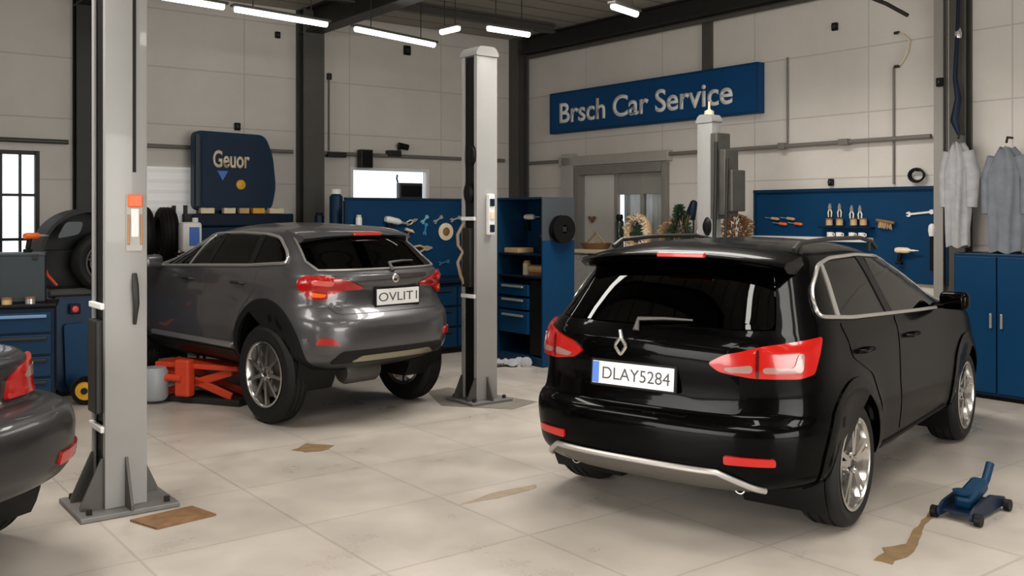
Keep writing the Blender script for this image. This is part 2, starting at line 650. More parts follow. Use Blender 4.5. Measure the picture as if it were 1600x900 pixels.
def beam(name, p0, p1, w, h, m):
    p0, p1 = Vector(p0), Vector(p1)
    d = p1 - p0
    bm = B()
    L = d.length
    box(bm, (L / 2, 0, 0.0), (L, 0.03, h - 0.05))
    box(bm, (L / 2, 0, -h / 2 + 0.0125), (L, w, 0.025))
    box(bm, (L / 2, 0, h / 2 - 0.0125), (L, w, 0.025))
    o = struct(obj(name, bm, m))
    o.location = p0
    o.rotation_euler = (0, 0, math.atan2(d.y, d.x))
    return o


beam('beam_1', wall_pt('L', tc2, ZC - 0.17, 0.0), wall_pt('L', tc2, ZC - 0.17, LEN_R), 0.24, 0.33, M_STEEL)
beam('beam_2', wall_pt('L', tc1, ZC - 0.17, 0.0), wall_pt('L', tc1, ZC - 0.17, LEN_R), 0.24, 0.33, M_STEEL)
beam('beam_3', wall_pt('L', 0.14, ZC - 0.13, 0.3), wall_pt('L', 0.14, ZC - 0.13, LEN_R), 0.18, 0.26, M_STEEL)
beam('beam_4', wall_pt('L', 0.5, ZC - 0.07, 1.4), wall_pt('L', LEN_L, ZC - 0.07, 1.4), 0.10, 0.13, M_STEEL2)

# conduits
TH, ZH = on_wall('L', 230, 228)


def conduit(name, label, pts, r, m, boxes=()):
    t = thing(name, label, 'conduit', pts[0])
    bm = B()
    p0 = Vector(pts[0])
    tube(bm, [Vector(p) - p0 for p in pts], r, 10)
    obj('pipe', bm, m, t, 40)
    for k, q in enumerate(boxes):
        bm = B()
        box(bm, (Vector(q[0]) - p0), q[1], 0.008, rz=q[2])
        obj('junction_box', bm, q[3], t)
    return t


conduit('wall_conduit', 'grey cable conduit running level along the back left wall', [wall_pt('L', 0.4, ZH, 0.06), wall_pt('L', tc2 - 0.22, ZH, 0.06)], 0.028, M_CONDUIT,
        [(at_wall('L', 615, 240, 0.08), (0.2, 0.12, 0.09), ROT_L, M_STEEL), (at_wall('L', 525, 242, 0.08), (0.28, 0.1, 0.07), ROT_L, M_STEEL)])
conduit('wall_conduit', 'grey conduit along the back left wall beyond the near column, above the white shutter', [wall_pt('L', tc2 + 0.22, ZH, 0.06), wall_pt('L', tc1 - 0.18, ZH, 0.06)], 0.026, M_CONDUIT)
conduit('wall_conduit', 'grey conduit above the barred window at the left edge', [wall_pt('L', tc1 + 0.18, ZH, 0.06), wall_pt('L', 9.5, ZH, 0.06)], 0.028, M_STEEL2)
tr0, zr0 = on_wall('R', 832, 255)
tr1, zr1 = on_wall('R', 1462, 214)
ZR = (zr0 + zr1) / 2
conduit('wall_conduit', 'grey cable conduit running level under the blue sign', [wall_pt('R', tr0, ZR, 0.06), wall_pt('R', tc5 - 0.1, ZR, 0.06)], 0.026, M_CONDUIT,
        [(wall_pt('R', on_wall('R', 1325, 226)[0], ZR, 0.07), (0.12, 0.08, 0.07), ROT_R, M_CONDUIT), (wall_pt('R', on_wall('R', 1228, 233)[0], ZR, 0.07), (0.09, 0.08, 0.08), ROT_R, M_CONDUIT)])
for px, y0, y1, lab in ((1232, 90, 228, 'thin vertical conduit dropping beside the right end of the sign'), (1398, 105, 288, 'thin vertical conduit ending above the right blue tool board')):
    t, z0 = on_wall('R', px, y0)
    _, z1 = on_wall('R', px, y1)
    conduit('drop_conduit', lab, [wall_pt('R', t, z0, 0.02), wall_pt('R', t, z1, 0.02)], 0.012, M_CONDUIT)
t, z0 = on_wall('L', 513, 120)
conduit('drop_conduit', 'thin vertical conduit on the left wall beside the column', [wall_pt('L', t, z0, 0.02), wall_pt('L', t, ZH + 0.04, 0.02)], 0.012, M_CONDUIT, [(wall_pt('L', t, z0, 0.03), (0.06, 0.05, 0.09), ROT_L, M_STEEL)])
for off, zz, r, lab in ((0.10, ZC - 0.12, 0.045, 'upper dark ceiling pipe along the sign wall'), (0.10, ZC - 0.30, 0.035, 'lower dark ceiling pipe along the sign wall')):
    conduit('ceiling_pipe', lab, [wall_pt('R', 0.3, zz, off), wall_pt('R', 12, zz, off)], r, M_STEEL2)
conduit('ceiling_pipe', 'thin dark pipe under the ceiling above the right blue tool board', [at_depth(1340, -12, 9.2), at_depth(1385, 6, 9.3), at_depth(1418, 24, 9.4)], 0.02, M_STEEL)


# ------------------------------------------------------------------ ceiling lamps
def tube_lamp(p0, p1, label, rad=0.034):
    p0, p1 = Vector(p0), Vector(p1)
    d = p1 - p0
    mid = (p0 + p1) / 2
    t = thing('tube_lamp', label, 'ceiling lamp', mid, math.atan2(d.y, d.x), 'tube lamps under the ceiling')
    L = d.length
    pitch = 0.0
    bm = B()
    box(bm, (0, 0, rad + 0.001), (L + 0.08, 0.03 + 2 * rad, 0.03), 0.008)
    obj('housing', bm, M_STEEL2, t)
    bm = B()
    cyl(bm, (-L / 2, 0, 0), (L / 2, 0, 0), rad, n=14)
    obj('diffuser', bm, M_TUBE2 if rad > 0.05 else M_TUBE, t, 40)
    for s in (-1, 1):
        bm = B()
        tube(bm, [(s * L * 0.32, 0, 0.05), (s * L * 0.32, 0, ZC - mid.z)], 0.006, 6)
        obj('suspension_rod', bm, M_STEEL, t)
    return t


ZT = 3.9


def lp(px, py, z=ZT):
    d = (z - CH) * F / (HZ - py)
    return Vector(((px - 800) / F * d, d, z))


tube_lamp(lp(215, -12), lp(349, 10.6), 'long tube lamp nearest the grey lift post, cut by the top of the picture')
tube_lamp(lp(368, 14), lp(510, 38), 'lit tube lamp before the dark column at upper left')
tube_lamp(lp(556, 45), lp(678, 70), 'lit tube lamp hanging before the left wall, ending near the tall middle post')
tube_lamp(lp(690, 50), lp(716, 44), 'short lit lamp seen end on above the middle lift post')
tube_lamp(lp(763, 44), lp(826, 54), 'lit tube lamp right above the middle lift post, by the corner column')
tube_lamp(lp(958, 10), lp(994, 22), 'short lit lamp above the blue sign at the top of the picture')
# unseen lamps; the two wide, brighter ones are added to streak the rear glass
for a, b, rad in (((-2.6, 3.4), (-1.6, 1.2), 0.034), ((2.6, 3.2), (4.2, 1.2), 0.034), ((-5.2, 3.6), (-6.4, 1.8), 0.034), ((1.6, -1.0), (2.8, -2.8), 0.034),
                  ((-1.98, 7.55), (-0.98, 7.03), 0.10), ((1.10, 4.45), (1.46, 5.06), 0.085), ((2.9, 6.8), (3.9, 7.9), 0.034)):
    tube_lamp((a[0], a[1], ZT), (b[0], b[1], ZT), 'tube lamp overhead or behind the viewer, out of the picture', rad)


# ------------------------------------------------------------------ cars
def pchip(xs, ys):
    xs, ys = np.array(xs, float), np.array(ys, float)
    h = np.diff(xs)
    d = np.diff(ys) / h
    m = np.zeros_like(ys)
    m[0], m[-1] = d[0], d[-1]
    for i in range(1, len(xs) - 1):
        if d[i - 1] * d[i] > 0:
            w1, w2 = 2 * h[i] + h[i - 1], h[i] + 2 * h[i - 1]
            m[i] = (w1 + w2) / (w1 / d[i - 1] + w2 / d[i])

    def f(x):
        x = np.clip(x, xs[0], xs[-1])
        i = int(np.clip(np.searchsorted(xs, x) - 1, 0, len(h) - 1))
        t = (x - xs[i]) / h[i]
        return ((1 + 2 * t) * (1 - t) ** 2 * ys[i] + t * (1 - t) ** 2 * h[i] * m[i] + t * t * (3 - 2 * t) * ys[i + 1] + t * t * (t - 1) * h[i] * m[i + 1])
    return f


def in_poly(x, y, poly):
    c = False
    n = len(poly)
    for i in range(n):
        x0, y0 = poly[i]
        x1, y1 = poly[i - 1]
        if (y0 > y) != (y1 > y) and x < (x1 - x0) * (y - y0) / (y1 - y0) + x0:
            c = not c
    return c


class Shell:
    """car body as a stack of plan outlines; x forward from the tail, y to the left, z up"""

    def __init__(self, rows, wheels, ra, bow=0.035, flare=0.018):
        z = [r[0] for r in rows]
        self.z0, self.z1 = z[0], z[-1]
        self.xr, self.xf, self.w, self.Lr, self.n = [pchip(z, [r[i] for r in rows]) for i in range(1, 6)]
        self.wheels, self.ra, self.bow, self.flare = wheels, ra, bow, flare
        self.xm = 0.5 * (rows[0][1] + rows[0][2])
        self.cache = {}

    def half(self, z):
        """(x, y, s) arrays of the half outline from the tail's middle to the nose's middle"""
        k = round(z, 4)
        if k in self.cache:
            return self.cache[k]
        xr, xf, w, Lr, n = self.xr(z), self.xf(z), max(self.w(z), 0.004), self.Lr(z), self.n(z)
        Lr = min(Lr, 0.45 * (xf - xr))
        Lf = min(0.75, 0.45 * (xf - xr))
        th = np.linspace(0, math.pi / 2, 220)
        xa = xr + Lr * (1 - np.cos(th) ** (2 / n))
        ya = w * np.sin(th) ** (2 / n)
        L = np.concatenate([[0], np.cumsum(np.hypot(np.diff(xa), np.diff(ya)))])
        q = np.linspace(0, L[-1], 44)
        xa, ya = np.interp(q, L, xa), np.interp(q, L, ya)
        xb = np.linspace(xr + Lr, xf - Lf, 132)[1:-1]
        yb = np.full_like(xb, w)
        nf = 2.6
        xc = xf - Lf * (1 - np.cos(th) ** (2 / nf))
        yc = w * np.sin(th) ** (2 / nf)
        L = np.concatenate([[0], np.cumsum(np.hypot(np.diff(xc), np.diff(yc)))])
        q = np.linspace(0, L[-1], 30)[::-1]
        xc, yc = np.interp(q, L, xc), np.interp(q, L, yc)
        x = np.concatenate([xa, xb, xc])
        y = np.concatenate([ya, yb, yc])
        y = y * self.scale(x, z)
        s = np.concatenate([[0], np.cumsum(np.hypot(np.diff(x), np.diff(y)))])
        self.cache[k] = (x, y, s)
        return self.cache[k]

    def scale(self, x, z):
        g = 1 - self.bow * ((x - 2.0) / 2.2) ** 2
        for wx, wz in self.wheels:
            d = np.hypot(x - wx, z - wz)
            g = g + self.flare * np.exp(-((d - self.ra) / 0.10) ** 2) * (z > self.z0 + 0.05)
        return g

    def side(self, x, z, sgn):
        hx, hy, hs = self.half(z)
        i = int(np.argmax(hy))
        return Vector((x, sgn * float(np.interp(x, hx, hy)), z))

    def wrap(self, s, z):
        hx, hy, hs = self.half(z)
        a = abs(s)
        return Vector((float(np.interp(a, hs, hx)), math.copysign(float(np.interp(a, hs, hy)), s), z))

    def s_of_x(self, x, z):
        hx, hy, hs = self.half(z)
        return float(np.interp(x, hx, hs))

    def normal(self, f, a, b):
        e = 0.012
        p = f(a, b)
        n = (f(a + e, b) - f(a - e, b)).cross(f(a, b + e) - f(a, b - e))
        if n.length < 1e-12:
            return Vector((0, 0, 1))
        n.normalize()
        c = Vector((2.0, 0, 0.75))
        if n.dot(p - c) < 0:
            n = -n
        return n

    def body(self, holes_side, hole_rear, hole_front, arch_ok=True):
        zz = np.linspace(self.z0, self.z1, 1500)
        g = np.array([(self.w(z), self.xr(z) * 0.5, self.xf(z) * 0.4) for z in zz])
        c = np.concatenate([[0], np.cumsum(np.sqrt(np.diff(zz) ** 2 + (np.diff(g, axis=0) ** 2).sum(1)))])
        zs = np.interp(np.linspace(0, c[-1], 124), c, zz)
        bm = B()
        grid = []
        info = {}
        for z in zs:
            x, y, s = self.half(z)
            row = []
            n = len(x)
            for k in list(range(n)) + [-i for i in range(n - 2, 0, -1)]:
                i = abs(k)
                sg = 1 if k >= 0 else -1
                v = bm.verts.new((x[i], sg * y[i], z))
                info[v] = (x[i], sg * s[i], z, sg * y[i])
                row.append(v)
            grid.append(row)
        m = len(grid[0])
        for a, b in zip(grid[:-1], grid[1:]):
            for j in range(m):
                k = (j + 1) % m
                vs = (a[j], a[k], b[k], b[j])
                X, Y, Z = [sum(v.co[i] for v in vs) / 4 for i in range(3)]
                s1 = [info[v][1] for v in vs]
                sm = sum(s1) / 4 if max(s1) - min(s1) < 0.5 else 99
                if any(math.hypot(X - wx, Z - wz) < self.ra for wx, wz in self.wheels) and abs(Y) > 0.45 and Z < 1.0:
                    continue
                if any(in_poly(X, Z, p) for p in holes_side) and X > self.xr(Z) + 0.22:
                    continue
                if in_poly(sm, Z, hole_rear) and X < 1.2:
                    continue
                if hole_front and X > 1.8 and hole_front[0] < Z < hole_front[1] and abs(Y) < self.w(Z) - 0.10:
                    continue
                bm.faces.new(vs)
        bm.faces.new(grid[0][::-1])
        bm.faces.new(grid[-1])
        bmesh.ops.remove_doubles(bm, verts=bm.verts, dist=2e-4)
        return bm


def patch(f, nf, poly, off, thick, step=0.05):
    """a plate lying on the surface f(a, b): outline poly, raised by off, thick inwards"""
    tmp = B()
    tmp.faces.new([tmp.verts.new((a, b, 0)) for a, b in poly])
    bmesh.ops.triangulate(tmp, faces=tmp.faces[:])
    for ax in (0, 1):
        lo, hi = min(p[ax] for p in poly), max(p[ax] for p in poly)
        k = math.floor(lo / step) + 1
        while k * step < hi:
            no = Vector((1, 0, 0)) if ax == 0 else Vector((0, 1, 0))
            bmesh.ops.bisect_plane(tmp, geom=tmp.verts[:] + tmp.edges[:] + tmp.faces[:], plane_co=no * (k * step), plane_no=no, dist=1e-5)
            k += 1
    bm = B()
    A, Bv = {}, {}
    for v in tmp.verts:
        a, b = v.co.x, v.co.y
        p, n = f(a, b), nf(a, b)
        A[v] = bm.verts.new(p + n * off)
        Bv[v] = bm.verts.new(p + n * (off - thick))
    for fc in tmp.faces:
        bm.faces.new([A[v] for v in fc.verts])
        bm.faces.new([Bv[v] for v in reversed(fc.verts)])
    for e in tmp.edges:
        if len(e.link_faces) == 1:
            v, w = e.verts
            bm.faces.new((A[v], A[w], Bv[w], Bv[v]))
    tmp.free()
    return bm


def make_wheel(parent, x, y, z, r, wd, side, n_sp, m_rim, twin=True, rim_k=0.70, steer=0.0):
    """tyre with rim, brake disc; outer face to side (+1 left, -1 right)"""
    q = Matrix.Translation((x, y, z)) @ Matrix.Rotation(steer, 4, 'Z') @ Matrix.Rotation(-side * math.pi / 2, 4, 'X')
    rr = r * rim_k
    h = wd / 2
    prof = [(rr, -h + 0.012), (rr + 0.015, -h), (r - 0.045, -h - 0.006), (r - 0.016, -h + 0.012), (r - 0.004, -h + 0.035)]
    for g in (-0.5, 0.0, 0.5):
        yy = g * h * 0.95
        prof += [(r, yy - 0.012), (r - 0.009, yy - 0.007), (r - 0.009, yy + 0.007), (r, yy + 0.012)]
    prof += [(r - 0.004, h - 0.035), (r - 0.016, h - 0.012), (r - 0.045, h + 0.006), (rr + 0.015, h), (rr, h - 0.012)]
    bm = B()
    lathe(bm, prof, 56, q, closed=True)
    w = obj('wheel', bm, M_RUBBER, parent, 35)
    bm = B()
    lathe(bm, [(rr + 0.004, h + 0.002), (rr - 0.012, h + 0.004), (rr - 0.022, h - 0.012), (rr - 0.03, -h + 0.02), (rr, -h + 0.012), (rr - 0.004, h - 0.02)], 48, q, closed=True)
    zf = h - 0.022
    for i in range(n_sp):
        a0 = 2 * math.pi * i / n_sp + 0.3
        for da in ((-0.16, 0.16) if twin else (0.0,)):
            pr = [(0.052, -0.016), (rr - 0.02, -0.013), (rr - 0.02, 0.013), (0.052, 0.016)]
            mm = q @ Matrix.Rotation(a0 + da * 0.75, 4, 'Z') @ Matrix.Translation((0, 0, zf)) @ Matrix.Rotation(-0.04, 4, 'Y')
            vs = prism(bm, rnd(pr, 0.006, 2), -0.022, 0.008, mm)
    lathe(bm, [(0, zf + 0.004), (0.04, zf + 0.004), (0.066, zf - 0.004), (0.072, zf - 0.03), (0.0, zf - 0.03)], 28, q)
    rim = obj('rim', bm, m_rim, w, 30)
    bm = B()
    for i in range(5):
        a = 2 * math.pi * i / 5 + 0.3 + math.pi / 5
        lathe(bm, [(0, zf + 0.006), (0.009, zf + 0.004), (0.009, zf - 0.02), (0, zf - 0.02)], 10, q @ Matrix.Translation((0.048 * math.cos(a), 0.048 * math.sin(a), 0)))
    lathe(bm, [(0, zf + 0.012), (0.02, zf + 0.01), (0.026, zf + 0.003), (0, zf + 0.0)], 20, q)
    obj('hub_cap', bm, M_STEEL, w, 30)
    bm = B()
    lathe(bm, [(0.0, -0.01), (rr * 0.72, -0.01), (rr * 0.72, 0.012), (0.0, 0.012)], 36, q)
    obj('brake_disc', bm, M_STEEL2, w, 30)
    return w


def seat_bm(bm, x, y, z, wd, tilt=0.18):
    box(bm, (x, y, z), (0.50, wd, 0.16), 0.05)
    box(bm, (x - 0.27, y, z + 0.33), (0.14, wd, 0.60), 0.05, ry=-tilt)
    box(bm, (x - 0.36, y, z + 0.70), (0.08, wd * 0.5, 0.16), 0.035, ry=-tilt)


def plate(parent, sh, y0, z0, wd, ht, s, blue, tilt):
    """number plate on the tail, built in the car's frame; faces -x"""
    p = sh.wrap(y0, z0)
    base = p + Vector((-0.022, 0, 0))
    bm = B()
    box(bm, (0, 0, 0), (wd + 0.03, 0.014, ht + 0.03), 0.008)
    fr = obj('plate_holder', bm, M_BLACK, parent)
    fr.location = base
    fr.rotation_euler = (tilt, 0, -math.pi / 2)
    bm = B()
    box(bm, (0, -0.009, 0), (wd, 0.006, ht), 0.003)
    pl = obj('number_plate', bm, M_PLATE, fr)
    x0 = -wd / 2
    if blue:
        bm = B()
        box(bm, (-wd / 2 + 0.024, -0.0125, 0), (0.044, 0.002, ht - 0.006))
        obj('country_band', bm, M_EU, fr)
        x0 += 0.05
    text('plate_lettering', s, mat('plate_ink', (0.05, 0.048, 0.05), 0.6), fr, (wd / 2 - 0.03 - x0 - 0.012), ht * 0.54, ((wd / 2 - 0.015 + x0 + 0.012) / 2, -0.0122, 0), FRONT, 0.001)
    return fr


def build_car(cfg):
    root = thing(cfg['name'], cfg['label'], 'car', cfg['loc'], cfg['rotz'])
    root.location.z = cfg['lift']
    paint = cfg['paint']
    wr = cfg['wheel_r']
    arch = [(x, cfg['arch_z']) for x in cfg['wheel_x']]
    sh = Shell(cfg['rows'], arch, cfg['arch_r'])
    fw = sh.wrap
    nw = lambda a, b: sh.normal(fw, a, b)
    fs = {sg: (lambda x, z, sg=sg: sh.side(x, z, sg)) for sg in (1, -1)}
    ns = {sg: (lambda x, z, sg=sg: sh.normal(fs[sg], x, z)) for sg in (1, -1)}
    shell = obj('body', sh.body(cfg['side_holes'], cfg['rear_glass'], cfg.get('front_hole')), paint, root, 38)
    sides = cfg.get('sides', (1, -1))
    # rear window
    obj('rear_window', patch(fw, nw, rnd(cfg['rear_glass'], 0.05), 0.006, 0.005, 0.04), M_GLASSD, root, 40)
    ring = rnd(cfg['rear_glass'], 0.05)
    for sg in sides:
        for nm, poly, gm in cfg['side_windows']:
            obj(nm, patch(fs[sg], ns[sg], rnd(poly, 0.03), 0.006, 0.005, 0.05), gm, root, 40)
        bm = B()
        pts = []
        dlo = rnd(cfg['dlo'], 0.06)
        for i in range(len(dlo)):
            a, b = np.array(dlo[i]), np.array(dlo[(i + 1) % len(dlo)])
            k = max(1, int(np.linalg.norm(b - a) / 0.06))
            pts += [fs[sg](*(a + (b - a) * j / k)) + ns[sg](*(a + (b - a) * j / k)) * 0.008 for j in range(k)]
        tube(bm, pts, cfg.get('trim_r', 0.011), 6, closed=True)
        obj('window_trim', bm, cfg['trim_m'], root, 40)
        for pil in cfg['pillars']:
            obj('window_pillar', patch(fs[sg], ns[sg], pil[0], 0.012, 0.014, 0.05), pil[1], root, 40)
        # doors, set a hair proud of the body so that their gaps show
        for nm, poly in cfg['doors']:
            d = obj(nm, patch(fs[sg], ns[sg], rnd(poly, 0.04), 0.004, 0.012, 0.05), paint, root, 40)
            xs = [p[0] for p in poly]
            hx, hz = min(xs) + 0.16, cfg['handle_z']
            bm = B()
            c = fs[sg](hx, hz)
            tube(bm, [c + ns[sg](hx, hz) * 0.0, fs[sg](hx + 0.02, hz) + ns[sg](hx, hz) * 0.035, fs[sg](hx + 0.16, hz) + ns[sg](hx, hz) * 0.035, fs[sg](hx + 0.19, hz)], [0.012, 0.014, 0.014, 0.010], 8)
            obj('door_handle', bm, cfg.get('handle_m', paint), d, 50)
        # sill strip
        x0, x1, za, zb = cfg['sill']
        obj('sill_trim', patch(fs[sg], ns[sg], [(x0, za), (x1, za), (x1, zb), (x0, zb)], 0.016, 0.03, 0.06), cfg['sill_m'], root, 40)
        if cfg.get('side_strip'):
            x0, x1, za, zb = cfg['side_strip']
            obj('side_moulding', patch(fs[sg], ns[sg], rnd([(x0, za), (x1, za), (x1, zb), (x0, zb)], 0.02), 0.02, 0.03, 0.06), M_SILVER if cfg.get('strip_silver') else M_TRIMB, root, 40)
        # wheel arch lips and inner wells
        for wx, wz in arch:
            n = 40
            ro, ri = cfg['arch_r'] + cfg['lip'], cfg['arch_r'] - 0.012
            outer, inner = [], []
            for i in range(n + 1):
                a = math.pi * (-0.16 + 1.32 * i / n)
                z = wz + math.sin(a) * ro
                if z < sh.z0 + 0.03:
                    continue
                outer.append((wx + math.cos(a) * ro, z))
                inner.append((wx + math.cos(a) * ri, max(wz + math.sin(a) * ri, sh.z0 + 0.02)))
            obj('wheel_arch', patch(fs[sg], ns[sg], outer + inner[::-1], 0.010, 0.035, 0.06), cfg['lip_m'], root, 40)
            bm = B()
            w0, w1 = 0.40, sh.w(0.5) - 0.035
            R = cfg['arch_r'] + 0.004
            ringa, ringb = [], []
            for i in range(25):
                a = math.pi * (-0.20 + 1.40 * i / 24)
                ringa.append(bm.verts.new((wx + math.cos(a) * R, sg * w0, wz + math.sin(a) * R)))
                ringb.append(bm.verts.new((wx + math.cos(a) * R, sg * w1, wz + math.sin(a) * R)))
            for i in range(24):
                bm.faces.new((ringa[i], ringa[i + 1], ringb[i + 1], ringb[i]))
            bm.faces.new(ringa)
            obj('wheel_well', bm, M_BLACK, root, 60)
        # mirror
        mx, mz = cfg['mirror']
        c = fs[sg](mx, mz)
        bm = B()
        box(bm, c + Vector((0.02, sg * 0.13, 0.04)), (0.10, 0.20, 0.13), 0.04, rz=sg * 0.15, seg=3)
        tube(bm, [c - Vector((0, sg * 0.02, 0)), c + Vector((0.01, sg * 0.08, 0.01))], 0.025, 8)
        obj('wing_mirror', bm, cfg.get('mirror_m', paint), root, 50)
    # wheels
    hw = sh.w(0.5)
    for wx in cfg['wheel_x']:
        for sg in (1, -1):
            make_wheel(root, wx, sg * (hw - cfg['wheel_w'] / 2 - cfg.get('tuck', 0.012)), cfg['wheel_z'], wr, cfg['wheel_w'], sg, cfg['spokes'], cfg['rim_m'], cfg['twin'], cfg['rim_k'])
        bm = B()
        cyl(bm, (wx, -hw + 0.3, cfg['wheel_z']), (wx, hw - 0.3, cfg['wheel_z']), 0.05, n=12)
        box(bm, (wx, 0, cfg['wheel_z'] + 0.02), (0.16, 0.9, 0.1), 0.03)
        obj('axle', bm, M_LIFTD, root, 40)
    # underbody and interior
    bm = B()
    x0, x1 = cfg['wheel_x'][0] + 0.1, cfg['wheel_x'][1]
    box(bm, ((x0 + x1) / 2 + 0.1, 0, sh.z0 + 0.02), (x1 - x0 - 0.7, hw * 1.5, 0.10), 0.03)
    tube(bm, [(0.30, -0.35, sh.z0 + 0.05), (0.8, -0.30, sh.z0 + 0.02), (1.6, 0.0, sh.z0 - 0.01), (3.0, 0.05, sh.z0)], 0.035, 10)
    obj('underbody', bm, M_LIFTD, root)
    bz = cfg['belt']
    bm = B()
    for sg in (1, -1):
        seat_bm(bm, cfg['seat_x'], sg * 0.36, bz - 0.52, 0.46)
    seat_bm(bm, cfg['seat_x'] - 0.85, 0.0, bz - 0.50, 1.1)
    obj('seats', bm, M_SEAT, root, 40)
    bm = B()
    box(bm, (cfg['seat_x'] + 0.85, 0, bz - 0.12), (0.42, 1.2, 0.2), 0.07)
    q = Matrix.Translation((cfg['seat_x'] + 0.55, 0.36, bz - 0.06)) @ Matrix.Rotation(1.15, 4, 'Y')
    pts = [q @ Vector((0.18 * math.cos(a), 0.18 * math.sin(a), 0)) for a in [2 * math.pi * i / 20 for i in range(20)]]
    tube(bm, pts, 0.016, 8, closed=True)
    obj('dashboard', bm, M_TRIMB, root, 40)
    # tail: tailgate plate, lamps, reflectors, spoiler
    if cfg.get('tailgate'):
        obj('tailgate', patch(fw, nw, rnd(cfg['tailgate'], 0.05), 0.005, 0.012, 0.05), paint, root, 40)
    for sg in (1, -1):
        lampo = None
        for poly, m in cfg['lamps']:
            pp = [(sg * a, b) for a, b in poly]
            o = obj('tail_lamp' if lampo is None else 'lamp_lens', patch(fw, nw, rnd(pp, 0.025), 0.022 if lampo is None else 0.027, 0.03 if lampo is None else 0.012, 0.03), m, lampo or root, 40)
            lampo = lampo or o
        for poly in cfg['reflectors']:
            pp = [(sg * a, b) for a, b in poly]
            obj('reflector', patch(fw, nw, rnd(pp, 0.012), 0.014, 0.02, 0.03), M_LAMP, root, 40)
    if cfg.get('plate'):
        plate(root, sh, *cfg['plate'])
    # roof spoiler over the rear window
    sp = cfg['spoiler']
    bm = B()
    ny = 24
    rows_ = []
    for i in range(ny + 1):
        y = sp['hw'] * (-1 + 2 * i / ny)
        k = 1 - abs(y / sp['hw']) ** 4
        drop = sp['drop'] * abs(y / sp['hw']) ** 2.5
        zt = sp['z'] - drop
        xe = sp['x'] + 0.10 * abs(y / sp['hw']) ** 3
        xa = sp['x'] + sp['len']
        zi = sp['z_in'] - drop * 1.15
        sec = [(xe, zt), (xe + 0.03, zt + 0.022), (xa - 0.05, zi + 0.01), (xa, zi - 0.05), (xa - 0.1, zi - 0.09), (xe + 0.05, zt - 0.035)]
        rows_.append([bm.verts.new((a, y, b)) for a, b in sec])
    for a, b in zip(rows_[:-1], rows_[1:]):
        for j in range(6):
            bm.faces.new((a[j], a[(j + 1) % 6], b[(j + 1) % 6], b[j]))
    bm.faces.new(rows_[0])
    bm.faces.new(rows_[-1][::-1])
    spo = obj('roof_spoiler', bm, cfg.get('spoiler_m', paint), root, 45)
    bm = B()
    box(bm, (sp['x'] + 0.0, sp.get('stop_y', 0), sp['z'] + 0.004), (0.03, 0.30, 0.028), 0.006)
    obj('stop_lamp', bm, mat('stop_lamp_red', (0.45, 0.012, 0.01), 0.25, coat=0.5), spo)
    # wiper
    if cfg.get('wiper'):
        y0, y1, zw = cfg['wiper']
        bm = B()
        a, b = fw(y0, zw) + nw(y0, zw) * 0.03, fw(y1, zw + 0.015) + nw(y1, zw) * 0.022
        tube(bm, [fw(y0, zw - 0.05) + nw(y0, zw) * 0.01, a, (a + b) / 2 + nw(y0, zw) * 0.008, b], [0.02, 0.013, 0.009, 0.006], 8)
        obj('rear_wiper', bm, M_STEEL2, root, 50)
    return root, sh, fw, nw, fs, ns


# ---- black estate car in front
BL_ROWS = [  # z, tail x, nose x, half width, tail corner length, corner exponent
    (0.245, 0.34, 4.05, 0.70, 0.50, 3.0), (0.305, 0.12, 4.22, 0.82, 0.55, 3.0), (0.355, 0.05, 4.32, 0.885, 0.55, 3.0), (0.46, 0.02, 4.38, 0.91, 0.58, 3.0),
    (0.60, 0.01, 4.40, 0.92, 0.58, 3.0), (0.655, 0.03, 4.40, 0.918, 0.58, 3.0), (0.69, 0.085, 4.40, 0.915, 0.58, 3.0), (0.80, 0.10, 4.36, 0.912, 0.60, 3.0), (0.95, 0.075, 4.26, 0.905, 0.62, 2.9),
    (1.03, 0.075, 4.02, 0.895, 0.62, 2.8), (1.09, 0.115, 3.55, 0.875, 0.62, 2.8), (1.14, 0.16, 3.28, 0.852, 0.62, 2.8), (1.25, 0.255, 3.02, 0.80, 0.60, 2.8),
    (1.38, 0.37, 2.70, 0.738, 0.55, 2.8), (1.47, 0.46, 2.42, 0.685, 0.5, 2.8), (1.52, 0.52, 2.24, 0.63, 0.5, 2.8), (1.555, 0.62, 2.08, 0.54, 0.5, 2.6), (1.58, 0.80, 1.90, 0.40, 0.5, 2.4), (1.592, 1.0, 1.75, 0.24, 0.4, 2.2), (1.60, 1.2, 1.6, 0.01, 0.2, 2.0)]
bl_dlo = [(0.58, 1.19), (1.0, 1.155), (1.7, 1.125), (2.3, 1.10), (3.02, 1.075), (2.72, 1.25), (2.40, 1.40), (2.1, 1.46), (1.6, 1.49), (1.1, 1.485), (0.86, 1.455), (0.655, 1.33)]
black_pose = (0.672, 5.245, 0.658)
